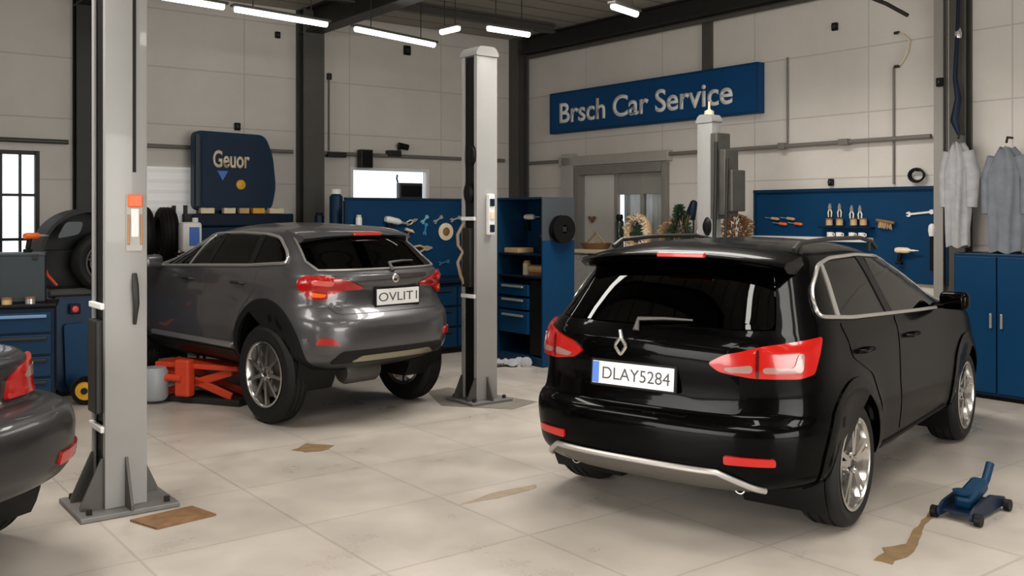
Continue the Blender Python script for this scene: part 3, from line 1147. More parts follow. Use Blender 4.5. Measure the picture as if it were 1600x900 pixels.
black_cfg = dict(
    name='estate_car', label='glossy black estate car parked with its tail toward the viewer', loc=(black_pose[0], black_pose[1], 0), rotz=math.pi / 2 - black_pose[2], lift=0.0,
    rows=BL_ROWS, paint=M_PAINT_B, wheel_x=(0.86, 3.46), wheel_r=0.352, wheel_w=0.235, wheel_z=0.354, arch_z=0.38, arch_r=0.405, lip=0.055, lip_m=M_PAINT_B, tuck=0.0,
    side_holes=[[(0.62, 1.2), (1.55, 1.155), (1.5, 1.47), (1.1, 1.465), (0.85, 1.43), (0.66, 1.33)], [(1.72, 1.15), (2.95, 1.10), (2.4, 1.38), (1.72, 1.45)]],
    rear_glass=[(-0.70, 1.135), (0.70, 1.135), (0.585, 1.455), (-0.585, 1.455)],
    dlo=bl_dlo, trim_m=M_SILVER, trim_r=0.012,
    side_windows=[('quarter_window', [(0.595, 1.195), (0.80, 1.175), (0.90, 1.455), (0.86, 1.44), (0.67, 1.33)], M_GLASSD), ('rear_door_window', [(0.84, 1.175), (1.62, 1.135), (1.62, 1.475), (1.1, 1.47), (0.95, 1.465)], M_GLASSS), ('front_door_window', [(1.70, 1.13), (2.98, 1.08), (2.70, 1.25), (2.38, 1.385), (2.1, 1.445), (1.70, 1.47)], M_GLASSS)],
    pillars=[([(0.79, 1.175), (0.835, 1.175), (0.95, 1.47), (0.90, 1.46)], M_SILVER), ([(1.60, 1.13), (1.72, 1.125), (1.66, 1.487), (1.55, 1.487)], M_TRIMB)],
    doors=[('rear_door', [(1.28, 0.42), (1.70, 0.40), (1.70, 1.11), (0.80, 1.145), (0.86, 0.95), (1.18, 0.82), (1.32, 0.62)]), ('front_door', [(1.725, 0.40), (2.85, 0.40), (2.88, 1.05), (1.725, 1.11)])],
    handle_z=0.97, sill=(1.36, 2.94, 0.23, 0.36), sill_m=M_TRIMB, mirror=(2.72, 1.10), spokes=5, rim_m=M_CHROME, twin=True, rim_k=0.72, belt=1.13, seat_x=2.1,
    front_hole=(1.13, 1.46),
    tailgate=[(-0.56, 0.70), (0.56, 0.70), (0.60, 0.80), (0.46, 0.93), (0.50, 1.06), (0.70, 1.10), (0.70, 1.115), (-0.70, 1.115), (-0.70, 1.10), (-0.50, 1.06), (-0.46, 0.93), (-0.60, 0.80)],
    lamps=[([(0.39, 0.965), (0.48, 1.015), (0.66, 1.05), (1.00, 1.09), (1.01, 1.06), (0.95, 0.915), (0.86, 0.895), (0.62, 0.90), (0.45, 0.925)], M_LAMP),
           ([(0.47, 0.945), (0.62, 0.965), (0.62, 0.925), (0.50, 0.925)], M_LAMP2), ([(0.67, 0.955), (0.83, 0.95), (0.85, 1.02), (0.885, 1.02), (0.875, 0.925), (0.67, 0.925)], M_LAMP2), ([(0.635, 0.90), (0.65, 0.90), (0.65, 1.04), (0.635, 1.035)], M_LAMPD)],
    reflectors=[[(0.50, 0.455), (0.76, 0.455), (0.76, 0.495), (0.50, 0.50)]],
    plate=(0.055, 0.855, 0.52, 0.125, 'DLAY5284', True, -0.08),
    spoiler=dict(hw=0.66, x=0.36, z=1.515, z_in=1.565, len=0.40, drop=0.055, stop_y=-0.09), wiper=(0.06, -0.26, 1.145))
bl, bsh, bfw, bnw, bfs, bns = build_car(black_cfg)
# badge: a ring with a diamond
bm = B()
p, n = bfw(0.125, 1.015), bnw(0.125, 1.015)
rot = n.to_track_quat('Z', 'Y').to_matrix().to_4x4()
q = Matrix.Translation(p + n * 0.018) @ rot
dia = [(0, 0.050), (0.038, 0), (0, -0.050), (-0.038, 0)]
tube(bm, [q @ Vector((a, b, 0)) for a, b in rnd(dia, 0.012, 2)], 0.011, 6, closed=True)
tube(bm, [q @ Vector((0.004, 0.045, 0)), q @ Vector((-0.003, 0.092, 0.004))], [0.013, 0.010], 8)
obj('badge', bm, M_CHROME, bl, 40)
# silver skid plate and its bright edge, exhaust tips
edge = [(0.70, 0.33), (0.56, 0.41), (-0.46, 0.41), (-0.70, 0.32)]
bm = patch(bfw, bnw, rnd([(0.69, 0.32), (0.56, 0.40), (-0.46, 0.40), (-0.69, 0.31), (-0.50, 0.29), (0.50, 0.29)], 0.02), 0.012, 0.02, 0.04)
obj('skid_plate', bm, mat('skid_grey', (0.12, 0.11, 0.097), 0.4, 0.5), bl, 40)
bm = B()
pts = []
for a, b in zip(edge[:-1], edge[1:]):
    for j in range(14):
        t = j / 14
        y, z = a[0] + (b[0] - a[0]) * t, a[1] + (b[1] - a[1]) * t
        pts.append(bfw(y, z) + bnw(y, z) * 0.016)
tube(bm, pts, 0.017, 8)
obj('bumper_edge', bm, M_SILVER, bl, 40)
for sg in (1, -1):
    bm = B()
    lathe(bm, [(0.026, 0), (0.032, 0.0), (0.032, 0.16), (0.026, 0.16)], 20, Matrix.Translation((0.20, sg * 0.52, 0.30)) @ Matrix.Rotation(math.pi / 2, 4, 'Y'), closed=True)
    obj('exhaust_tip', bm, M_CHROME, bl, 40)
    bm = B()
    ys = sg * 0.60
    tube(bm, [(0.75, ys, 1.545), (0.85, ys, 1.585), (1.3, ys * 1.01, 1.60), (1.9, ys * 1.01, 1.595), (2.15, ys, 1.565), (2.25, ys, 1.52)], 0.014, 8)
    tube(bm, [(0.85, ys, 1.50), (0.85, ys, 1.58)], 0.014, 8)
    tube(bm, [(2.1, ys, 1.50), (2.1, ys, 1.57)], 0.014, 8)
    obj('roof_rail', bm, M_STEEL, bl, 40)

# ---- graphite crossover on the left
GR_ROWS = [
    (0.17, 0.40, 3.85, 0.62, 0.45, 3.0), (0.24, 0.18, 3.94, 0.74, 0.5, 3.0), (0.31, 0.06, 4.0, 0.79, 0.52, 3.0), (0.43, 0.01, 4.05, 0.812, 0.54, 2.9), (0.55, 0.0, 4.06, 0.82, 0.55, 2.8),
    (0.63, 0.02, 4.06, 0.82, 0.55, 2.8), (0.69, 0.075, 4.05, 0.818, 0.55, 2.8), (0.76, 0.12, 4.03, 0.815, 0.55, 2.8), (0.87, 0.115, 3.95, 0.808, 0.56, 2.7), (0.945, 0.07, 3.72, 0.795, 0.58, 2.6),
    (0.985, 0.075, 3.25, 0.78, 0.58, 2.6), (1.03, 0.13, 2.98, 0.755, 0.55, 2.6), (1.10, 0.22, 2.80, 0.715, 0.52, 2.6), (1.20, 0.34, 2.58, 0.665, 0.5, 2.6),
    (1.29, 0.46, 2.36, 0.615, 0.5, 2.6), (1.335, 0.54, 2.22, 0.575, 0.5, 2.6), (1.37, 0.66, 2.06, 0.50, 0.5, 2.5), (1.395, 0.84, 1.88, 0.38, 0.5, 2.4), (1.41, 1.04, 1.72, 0.22, 0.4, 2.2), (1.418, 1.2, 1.6, 0.01, 0.2, 2.0)]
gr_dlo = [(0.60, 1.085), (1.12, 1.05), (2.0, 1.02), (2.82, 0.985), (2.55, 1.15), (2.28, 1.265), (1.95, 1.31), (1.5, 1.325), (1.05, 1.315), (0.85, 1.29), (0.66, 1.17)]
gray_pose = (-0.939, 8.074, -0.812)
LIFT_G = 0.257
gray_cfg = dict(
    name='crossover_car', label='dark grey crossover car seen from its left rear, wheels hanging', loc=(gray_pose[0], gray_pose[1], 0), rotz=math.pi / 2 - gray_pose[2], lift=LIFT_G,
    rows=GR_ROWS, paint=M_PAINT_G, wheel_x=(0.78, 3.36), wheel_r=0.415, wheel_w=0.18, wheel_z=0.417 - LIFT_G, arch_z=0.30, arch_r=0.44, lip=0.05, lip_m=M_TRIMB, tuck=-0.01,
    side_holes=[[(0.72, 1.11), (1.68, 1.06), (1.62, 1.30), (1.05, 1.295), (0.80, 1.24)], [(1.76, 1.055), (2.74, 1.01), (2.26, 1.25), (1.75, 1.30)]],
    rear_glass=[(-0.64, 1.04), (0.64, 1.04), (0.69, 1.10), (0.64, 1.30), (-0.64, 1.30), (-0.69, 1.10)],
    dlo=gr_dlo, trim_m=M_SILVER, trim_r=0.015,
    side_windows=[('quarter_window', [(0.62, 1.09), (1.09, 1.06), (1.09, 1.305), (1.05, 1.305), (0.86, 1.28), (0.675, 1.17)], M_GLASSD), ('rear_door_window', [(1.15, 1.058), (1.80, 1.035), (1.72, 1.312), (1.15, 1.31)], M_GLASSS), ('front_door_window', [(1.86, 1.03), (2.79, 0.995), (2.53, 1.145), (2.27, 1.255), (1.95, 1.30), (1.78, 1.312)], M_GLASSS)],
    pillars=[([(1.08, 1.06), (1.16, 1.055), (1.16, 1.32), (1.08, 1.318)], M_TRIMB), ([(1.79, 1.03), (1.87, 1.028), (1.79, 1.32), (1.71, 1.32)], M_TRIMB), ([(2.13, 1.018), (2.155, 1.016), (2.02, 1.31), (1.99, 1.312)], M_SILVER)],
    doors=[('rear_door', [(1.26, 0.40), (1.80, 0.38), (1.80, 1.005), (0.98, 1.035), (0.96, 0.85), (1.16, 0.66), (1.28, 0.45)]), ('front_door', [(1.825, 0.38), (2.74, 0.38), (2.78, 0.96), (1.825, 1.0)])],
    handle_z=0.90, handle_m=M_STEEL, sill=(1.27, 2.90, 0.20, 0.31), sill_m=M_TRIMB, side_strip=(1.30, 2.80, 0.335, 0.375), strip_silver=True, mirror=(2.62, 1.0), spokes=9, rim_m=M_CHROME, twin=False, rim_k=0.66, belt=1.03, seat_x=2.0,
    front_hole=(1.03, 1.29),
    tailgate=[(-0.56, 0.68), (0.56, 0.68), (0.62, 0.78), (0.40, 0.84), (0.34, 0.93), (0.60, 1.0), (-0.60, 1.0), (-0.34, 0.93), (-0.40, 0.84), (-0.62, 0.78)],
    lamps=[([(0.30, 0.90), (0.44, 0.945), (0.60, 0.985), (0.80, 0.985), (0.87, 0.95), (0.86, 0.91), (0.80, 0.86), (0.74, 0.80), (0.62, 0.795), (0.54, 0.84), (0.47, 0.87), (0.31, 0.875)], M_LAMP),
           ([(0.56, 0.945), (0.74, 0.955), (0.74, 0.925), (0.58, 0.915)], mat('pink_lens', (0.62, 0.10, 0.075), 0.1, coat=1.0)), ([(0.60, 0.84), (0.74, 0.86), (0.72, 0.82), (0.63, 0.815)], mat('amber_lens', (0.8, 0.16, 0.02), 0.12, coat=1.0))],
    reflectors=[[(0.56, 0.435), (0.76, 0.445), (0.74, 0.50), (0.62, 0.495)]],
    plate=(-0.05, 0.80, 0.46, 0.135, 'OVLIT1', False, 0.0),
    spoiler=dict(hw=0.58, x=0.45, z=1.318, z_in=1.385, len=0.42, drop=0.03), wiper=(0.0, -0.30, 1.06))
gr, gsh, gfw, gnw, gfs, gns = build_car(gray_cfg)
bm = patch(gfw, gnw, rnd([(-0.62, 0.285), (0.62, 0.285), (0.54, 0.385), (-0.54, 0.385)], 0.04), 0.01, 0.02, 0.04)
obj('rear_diffuser', bm, M_TRIMB, gr, 40)
bm = B()
pts = []
for a, b in (((0.655, 1.30), (0.705, 1.10)), ((0.705, 1.10), (0.655, 1.03)), ((0.655, 1.03), (-0.655, 1.03)), ((-0.655, 1.03), (-0.705, 1.10)), ((-0.705, 1.10), (-0.655, 1.30))):
    for j in range(16):
        y, z = a[0] + (b[0] - a[0]) * j / 16, a[1] + (b[1] - a[1]) * j / 16
        pts.append(gfw(y, z) + gnw(y, z) * 0.008)
tube(bm, pts, 0.010, 6)
obj('rear_window_trim', bm, M_SILVER, gr, 40)
bm = patch(gfw, gnw, rnd([(-0.44, 0.30), (0.44, 0.30), (0.36, 0.345), (-0.36, 0.345)], 0.02), 0.018, 0.02, 0.04)
obj('skid_plate', bm, mat('brass_skid', (0.30, 0.27, 0.19), 0.35, 0.7), gr, 40)
bm = B()
lathe(bm, [(0, -0.18), (0.09, -0.18), (0.11, -0.15), (0.11, 0.15), (0.09, 0.18), (0, 0.18)], 20, Matrix.Translation((0.42, 0.12, 0.16)) @ Matrix.Rotation(math.pi / 2, 4, 'X'))
obj('silencer', bm, M_STEEL2, gr, 40)
bm = patch(gfw, gnw, rnd([(-0.36, 0.955), (0.0, 0.955), (0.0, 0.985), (-0.36, 0.985)], 0.01), 0.016, 0.02, 0.04)
obj('trunk_strip', bm, mat('dark_chrome', (0.10, 0.08, 0.075), 0.25, 0.8), gr, 40)
bm = B()
p, n = gfw(0.0, 0.955), gnw(0.0, 0.955)
q = Matrix.Translation(p + n * 0.016) @ n.to_track_quat('Z', 'Y').to_matrix().to_4x4()
lathe(bm, [(0.0, 0.004), (0.03, 0.003), (0.038, -0.004), (0.0, -0.006)], 24, q)
obj('badge', bm, M_CHROME, gr, 40)

# ---- dark car cut by the left edge
TC_ROWS = [
    (0.36, 0.36, 4.0, 0.70, 0.55, 2.5), (0.42, 0.16, 4.2, 0.82, 0.6, 2.5), (0.47, 0.06, 4.3, 0.885, 0.62, 2.5), (0.56, 0.01, 4.38, 0.91, 0.64, 2.5), (0.70, 0.0, 4.4, 0.915, 0.64, 2.5), (0.78, 0.03, 4.4, 0.905, 0.64, 2.5),
    (0.815, 0.12, 4.4, 0.875, 0.62, 2.6), (0.83, 0.27, 4.4, 0.80, 0.5, 3.0), (0.90, 0.30, 4.3, 0.79, 0.5, 3.0), (1.02, 0.31, 4.05, 0.785, 0.5, 3.0), (1.055, 0.36, 3.8, 0.78, 0.5, 3.0), (1.075, 0.62, 3.5, 0.775, 0.5, 3.0), (1.10, 0.86, 3.3, 0.76, 0.5, 3.0), (1.30, 1.15, 2.95, 0.69, 0.5, 2.8),
    (1.44, 1.42, 2.55, 0.60, 0.45, 2.6), (1.49, 1.56, 2.35, 0.52, 0.4, 2.6), (1.52, 1.68, 2.15, 0.38, 0.2, 2.4), (1.535, 1.8, 2.0, 0.01, 0.1, 2.0)]
tc_cfg = dict(
    name='saloon_car', label='black car at the left edge with only its rear bumper corner showing', loc=(-2.29, 4.13, 0), rotz=math.pi / 2 + 1.214, lift=0.0,
    rows=TC_ROWS, paint=mat('dull_black_paint', (0.008, 0.008, 0.009), 0.4, coat=0.3), wheel_x=(0.98, 3.46), wheel_r=0.36, wheel_w=0.235, wheel_z=0.362, arch_z=0.40, arch_r=0.42, lip=0.05, lip_m=M_TRIMB,
    side_holes=[[(1.45, 1.14), (2.75, 1.13), (2.45, 1.36), (1.68, 1.37)]], rear_glass=[(-0.58, 1.13), (0.58, 1.13), (0.47, 1.40), (-0.47, 1.40)],
    dlo=[(1.36, 1.12), (2.95, 1.10), (2.6, 1.35), (2.3, 1.405), (1.72, 1.41)], trim_m=M_TRIMB,
    side_windows=[('rear_door_window', [(1.40, 1.13), (2.05, 1.12), (2.05, 1.395), (1.72, 1.395)], M_GLASSD), ('front_door_window', [(2.1, 1.12), (2.9, 1.11), (2.56, 1.34), (2.28, 1.385), (2.1, 1.395)], M_GLASSD)],
    pillars=[([(2.03, 1.12), (2.12, 1.12), (2.12, 1.40), (2.03, 1.40)], M_TRIMB)],
    doors=[('rear_door', [(1.48, 0.5), (2.06, 0.48), (2.06, 1.09), (1.30, 1.09), (1.34, 0.95), (1.44, 0.8)]), ('front_door', [(2.085, 0.48), (2.85, 0.48), (2.88, 1.08), (2.085, 1.09)])],
    handle_z=0.98, sill=(1.48, 2.95, 0.40, 0.52), sill_m=M_TRIMB, mirror=(2.75, 1.12), spokes=5, rim_m=M_SILVER, twin=True, rim_k=0.70, belt=1.12, seat_x=2.3,
    lamps=[([(0.40, 0.85), (0.92, 0.85), (0.96, 0.88), (0.94, 1.00), (0.80, 1.03), (0.56, 1.0), (0.44, 0.95)], M_LAMP), ([(0.56, 0.935), (0.90, 0.935), (0.88, 0.985), (0.60, 0.985)], M_LAMP2)],
    reflectors=[[(0.50, 0.545), (0.90, 0.545), (0.90, 0.60), (0.52, 0.60)]], spoiler=dict(hw=0.50, x=1.42, z=1.44, z_in=1.485, len=0.25, drop=0.04))
build_car(tc_cfg)


# ------------------------------------------------------------------ two-post lifts
def lift_post(label, loc, rotz, H, w, d, arm=False, plate_s=(0.62, 0.62), carriage_z=1.0, gus=1.0):
    """local: front face to -y, slot face to -x"""
    t = thing('lift_post', label, 'lift post', loc, rotz)
    bm = B()
    th = 0.018
    z0 = 0.03
    # C profile open to -x
    box(bm, (0, -d / 2 + th / 2, (H + z0) / 2), (w, th, H - z0), 0.005)
    box(bm, (0, d / 2 - th / 2, (H + z0) / 2), (w, th, H - z0), 0.005)
    box(bm, (w / 2 - th / 2, 0, (H + z0) / 2), (th, d - 2 * th, H - z0), 0.004)
    for s in (-1, 1):
        box(bm, (-w / 2 + th / 2, s * (d / 2 - 0.033), (H + z0) / 2), (th, 0.03, H - z0), 0.004)
    obj('column', bm, M_LIFT, t, 30)
    bm = B()
    box(bm, (-w / 2 + 0.045, 0, (H + z0) / 2), (0.05, d - 0.06, H - z0 - 0.04))
    obj('slot_cover', bm, M_LIFTD, t)
    bm = B()
    prism(bm, rnd([(-w / 2 - 0.012, 0), (w / 2 + 0.012, 0), (w / 2 + 0.012, 0.03), (w / 2 - 0.03, 0.09), (-w / 2 + 0.03, 0.09), (-w / 2 - 0.012, 0.03)], 0.03), -d / 2 - 0.01, d / 2 + 0.01, Matrix.Translation((0, 0, H)) @ FACE_FRONT)
    obj('top_cap', bm, M_LIFT, t, 40)
    bm = B()
    box(bm, (0, 0, 0.015), (plate_s[0], plate_s[1], 0.03), 0.006)
    obj('base_plate', bm, mat('base_plate_grey', (0.16, 0.155, 0.145), 0.5, 0.3, noise=0.3), t)
    for sx, sy in ((-1, -1), (1, -1), (-1, 1), (1, 1)):
        bm = B()
        cyl(bm, (sx * (plate_s[0] / 2 - 0.06), sy * (plate_s[1] / 2 - 0.06), 0.03), (sx * (plate_s[0] / 2 - 0.06), sy * (plate_s[1] / 2 - 0.06), 0.06), 0.018, n=6)
        obj('anchor_bolt', bm, M_STEEL, t)
    g = [(0, 0), (0.15 * gus, 0), (0.15 * gus, 0.03), (0.012, 0.34 * gus), (0, 0.34 * gus)]
    for ang, px_, py_ in ((-math.pi / 2, 0.0, -d / 2), (0.0, w / 2, 0.08), (math.pi, -w / 2, -0.11), (math.pi / 2, 0.05, d / 2), (math.pi, -w / 2, 0.11)):
        bm = B()
        prism(bm, g, -0.008, 0.008, Matrix.Translation((px_, py_, 0.03)) @ Matrix.Rotation(ang, 4, 'Z') @ FACE_FRONT)
        obj('gusset', bm, M_STEEL2, t)
    bm = B()
    box(bm, (-w / 2 - 0.012, 0, carriage_z), (0.05, d - 0.12, 0.55), 0.008)
    c = obj('carriage', bm, M_STEEL, t)
    for zz in (carriage_z + 0.36, carriage_z - 0.36):
        bm = B()
        box(bm, (-w / 2 - 0.006, 0, zz), (0.03, d - 0.03, 0.035), 0.006)
        obj('carriage_stop', bm, M_WHITE, t)
    return t


p = at_floor(190, 800)
P1 = Vector((p.x, p.y, 0)) - eR * 0.15 - eL * 0.0 + Vector((0.02, 0.02, 0))
lp1 = lift_post('grey lift post standing closest to the viewer, with orange label', P1, ROT_L, 4.0, 0.24, 0.30, plate_s=(0.56, 0.52), gus=0.85, carriage_z=0.85)
bm = B()
box(bm, (0.045, -0.153, 2.75), (0.018, 0.006, 1.5))
obj('cable_groove', bm, M_LIFTD, lp1)
# label with orange top, warning strip, latch
bm = B()
box(bm, (0.045, -0.156, 1.70), (0.095, 0.012, 0.34), 0.006)
lab = obj('control_label', bm, mat('label_grey', (0.38, 0.36, 0.33), 0.4), lp1)
bm = B()
box(bm, (0.045, -0.170, 1.83), (0.085, 0.02, 0.075), 0.008)
obj('orange_cap', bm, M_ORANGE, lab)
bm = B()
box(bm, (0.045, -0.166, 1.70), (0.045, 0.012, 0.17), 0.005)
obj('white_switch', bm, M_WHITE, lab)
for sx in (-1, 1):
    bm = B()
    box(bm, (0.045 + sx * 0.037, -0.166, 1.66), (0.014, 0.010, 0.18), 0.004)
    obj('amber_strip', bm, mat('amber_strip', (0.38, 0.17, 0.06), 0.4), lab)
bm = B()
tube(bm, [(0.045, -0.158, 1.40), (0.045, -0.175, 1.33), (0.05, -0.178, 1.22), (0.045, -0.160, 1.10)], [0.014, 0.02, 0.018, 0.010], 8)
obj('release_latch', bm, M_STEEL, lp1, 50)

p = at_floor(752, 628)
P2 = Vector((p.x, p.y, 0)) - eR * 0.06 - eL * 0.02
lp2 = lift_post('pale lift post at the centre between the two cars', P2, ROT_L, 3.22, 0.235, 0.25, plate_s=(0.46, 0.44), gus=0.62, carriage_z=1.35)
bm = B()
box(bm, (0.02, -0.15, 1.75), (0.07, 0.05, 0.38), 0.01)
c = obj('control_box', bm, M_WHITE, lp2)
for zz, m in ((1.86, M_BLUED), (1.74, M_CREAM), (1.62, M_BLUED)):
    bm = B()
    box(bm, (0.02, -0.179, zz), (0.05, 0.012, 0.07), 0.004)
    obj('push_button', bm, m, c)
for y_, zz, m in ((-0.06, 2.30, M_LIFTD), (0.0, 1.95, M_LIFTD)):
    bm = B()
    lathe(bm, [(0, 0.03), (0.05, 0.02), (0.06, -0.01), (0, -0.02)], 20, Matrix.Translation((-0.125, y_, zz)) @ Matrix.Rotation(-math.pi / 2, 4, 'Y') @ Matrix.Scale(1.6, 4, (1, 0, 0)))
    obj('latch_cover', bm, m, lp2, 40)
bm = B()
pts = [(-0.14, 0.06, 1.66), (-0.19, 0.08, 1.56), (-0.17, 0.10, 1.46), (-0.15, 0.05, 1.40), (-0.19, 0.08, 1.30), (-0.17, 0.06, 1.18), (-0.14, 0.04, 1.10)]
tube(bm, pts, 0.017, 8)
obj('hose', bm, mat('hose_beige', (0.30, 0.22, 0.14), 0.6), lp2, 60)

P3 = Vector((2.14, 10.42, 0))
lp3 = lift_post('shorter grey lift post rising behind the roof of the black car', P3, ROT_R, 2.74, 0.21, 0.15, plate_s=(0.62, 0.62), carriage_z=1.2)
bm = B()
for x, h0, h1 in ((0.0, 1.70, 2.62), (0.095, 1.74, 2.44), (0.175, 1.78, 2.22)):
    box(bm, (0.155 + x, 0.0 + x * 0.2, (h0 + h1) / 2), (0.095, 0.22, h1 - h0), 0.012)
obj('hydraulic_housing', bm, mat('housing_grey', (0.085, 0.082, 0.073), 0.5, 0.3, noise=0.35), lp3)
bm = B()
tube(bm, [(0.20, -0.12, 2.52), (0.21, -0.14, 2.0), (0.19, -0.14, 1.5)], 0.02, 8)
tube(bm, [(0.33, -0.09, 2.34), (0.34, -0.12, 1.9), (0.32, -0.11, 1.5)], 0.016, 8)
obj('hose', bm, M_STEEL, lp3, 60)
bm = B()
lathe(bm, [(0, 0.03), (0.04, 0.02), (0.06, -0.012), (0, -0.012)], 20, Matrix.Translation((0.04, -0.088, 1.62)) @ Matrix.Rotation(math.pi / 2, 4, 'X') @ Matrix.Scale(1.7, 4, (0, 1, 0)))
obj('latch_cover', bm, M_LIFTD, lp3, 40)
bm = B()
lathe(bm, [(0, 0.16), (0.012, 0.15), (0.014, 0.07), (0.05, 0.05), (0.055, 0.0), (0, 0.0)], 20, Matrix.Translation((0, 0, 2.82)))
obj('top_pulley', bm, M_CREAM, lp3, 40)

# ------------------------------------------------------------------ blue wall sign
sa, sz0 = on_wall('R', 861, 207, 0.1)
sb, sz1 = on_wall('R', 1187, 180, 0.1)
_, st0 = on_wall('R', 861, 142, 0.1)
_, st1 = on_wall('R', 1187, 103, 0.1)
zb_, zt_ = (sz0 + sz1) / 2, (st0 + st1) / 2
sw, shh = sb - sa, zt_ - zb_
t = thing('wall_sign', 'long blue sign with white lettering mounted high on the right wall', 'sign', wall_pt('R', (sa + sb) / 2, (zb_ + zt_) / 2, 0.0), ROT_R)
bm = B()
box(bm, (0, -0.06, 0), (sw, 0.12, shh), 0.012)
obj('panel', bm, M_SIGN, t)
bm = B()
for s in (-1, 1):
    box(bm, (0, -0.124, s * (shh / 2 - 0.012)), (sw - 0.0, 0.012, 0.024), 0.004)
    box(bm, (s * (sw / 2 - 0.012), -0.124, 0), (0.024, 0.012, shh - 0.05), 0.004)
obj('border', bm, M_BLUEB, t)
text('lettering', 'Brsch Car Service', M_WHITE, t, sw * 0.84, shh * 0.50, (-sw * 0.02, -0.121, -0.01), FRONT, 0.012, 0.015)


# ------------------------------------------------------------------ small tools
def hang(name, label, cat, loc, rotz, group=None, roll=0.0):
    t = thing(name, label, cat, loc, rotz, group)
    if roll:
        t.rotation_euler = (0, roll, rotz)
    return t


def wrench(label, loc, rotz, L=0.22, roll=0.0, m=None, group=None):
    t = hang('wrench', label, 'wrench', loc, rotz, group, roll)
    bm = B()
    h = L / 2
    pr = [(-0.010, -h + 0.03), (-0.028, -h + 0.012), (-0.022, -h - 0.018), (-0.008, -h - 0.022), (-0.008, -h + 0.002), (0.008, -h + 0.002), (0.008, -h - 0.022), (0.022, -h - 0.018), (0.028, -h + 0.012), (0.010, -h + 0.03),
          (0.010, h - 0.03), (0.026, h - 0.005), (0.020, h + 0.02), (-0.020, h + 0.02), (-0.026, h - 0.005), (-0.010, h - 0.03)]
    prism(bm, pr, 0.0, 0.014, FACE_FRONT)
    obj('shank', bm, m or M_TOOL, t)
    return t


def screwdriver(label, loc, rotz, m, roll=math.pi / 2, L=0.2, group=None):
    t = hang('screwdriver', label, 'screwdriver', loc, rotz, group, roll)
    bm = B()
    lathe(bm, [(0, 0.0), (0.013, 0.0), (0.018, 0.015), (0.015, 0.05), (0.018, 0.09), (0.010, 0.11), (0, 0.11)], 12, Matrix.Translation((0, -0.02, 0)))
    obj('handle', bm, m, t, 50)
    bm = B()
    cyl(bm, (0, -0.02, 0.0), (0, -0.02, -L * 0.6), 0.0045, n=8)
    obj('blade', bm, M_TOOL, t, 50)
    return t


def pliers(label, loc, rotz, m, roll=0.0, group=None, sc=1.0):
    t = hang('pliers', label, 'pliers', loc, rotz, group, roll)
    for s in (-1, 1):
        bm = B()
        tube(bm, [(s * 0.005 * sc, -0.015, 0.0), (s * 0.028 * sc, -0.015, -0.05 * sc), (s * 0.022 * sc, -0.015, -0.12 * sc)], [0.009 * sc, 0.011 * sc, 0.009 * sc], 8)
        obj('handle', bm, m, t, 50)
    bm = B()
    prism(bm, rnd([(-0.02 * sc, -0.01), (0.02 * sc, -0.01), (0.024 * sc, 0.02 * sc), (0.006 * sc, 0.075 * sc), (-0.006 * sc, 0.075 * sc), (-0.024 * sc, 0.02 * sc)], 0.008), 0.004, 0.024, FACE_FRONT)
    obj('jaws', bm, M_TOOL, t)
    return t


def hammer(label, loc, rotz, m, roll=0.0, group=None):
    t = hang('hammer', label, 'hammer', loc, rotz, group, roll)
    bm = B()
    tube(bm, [(0, -0.02, 0.0), (0, -0.02, -0.12), (0, -0.02, -0.26)], [0.010, 0.012, 0.015], 10)
    obj('handle', bm, M_BROWN, t, 50)
    bm = B()
    cyl(bm, (-0.06, -0.02, 0.01), (0.045, -0.02, 0.01), 0.02, n=14)
    tube(bm, [(0.045, -0.02, 0.01), (0.085, -0.02, 0.0)], [0.02, 0.005], 10)
    obj('head', bm, m, t, 40)
    return t


def power_tool(label, loc, rotz, m, sc=1.0, roll=0.0, group=None):
    t = hang('power_drill', label, 'power drill', loc, rotz, group, roll)
    bm = B()
    tube(bm, [(-0.10 * sc, -0.04, 0), (-0.06 * sc, -0.04, 0), (0.05 * sc, -0.04, 0), (0.08 * sc, -0.04, 0)], [0.028 * sc, 0.036 * sc, 0.034 * sc, 0.022 * sc], 14)
    obj('motor_housing', bm, m, t, 45)
    bm = B()
    box(bm, (-0.05 * sc, -0.04, -0.08 * sc), (0.04 * sc, 0.04, 0.12 * sc), 0.012, ry=0.2)
    box(bm, (-0.06 * sc, -0.04, -0.15 * sc), (0.08 * sc, 0.05, 0.035 * sc), 0.01)
    obj('grip', bm, M_BLACK, t)
    bm = B()
    tube(bm, [(0.08 * sc, -0.04, 0), (0.12 * sc, -0.04, 0), (0.19 * sc, -0.04, 0)], [0.018 * sc, 0.014 * sc, 0.005 * sc], 10)
    obj('chuck', bm, M_TOOL, t, 45)
    return t


def grinder_disc(label, loc, rotz, r, m, m2):
    t = hang('grinding_disc', label, 'grinding disc', loc, rotz)
    q = Matrix.Translation((0, -0.004, 0)) @ Matrix.Rotation(math.pi / 2, 4, 'X')
    bm = B()
    lathe(bm, [(r * 0.5, 0.0), (r, 0.0), (r, 0.012), (r * 0.5, 0.02)], 32, q, closed=True)
    obj('rim_ring', bm, m, t, 40)
    bm = B()
    lathe(bm, [(0, 0.0), (r * 0.5, 0.0), (r * 0.48, 0.012), (0.02, 0.016), (0, 0.03)], 28, q)
    obj('centre', bm, m2, t, 40)
    return t


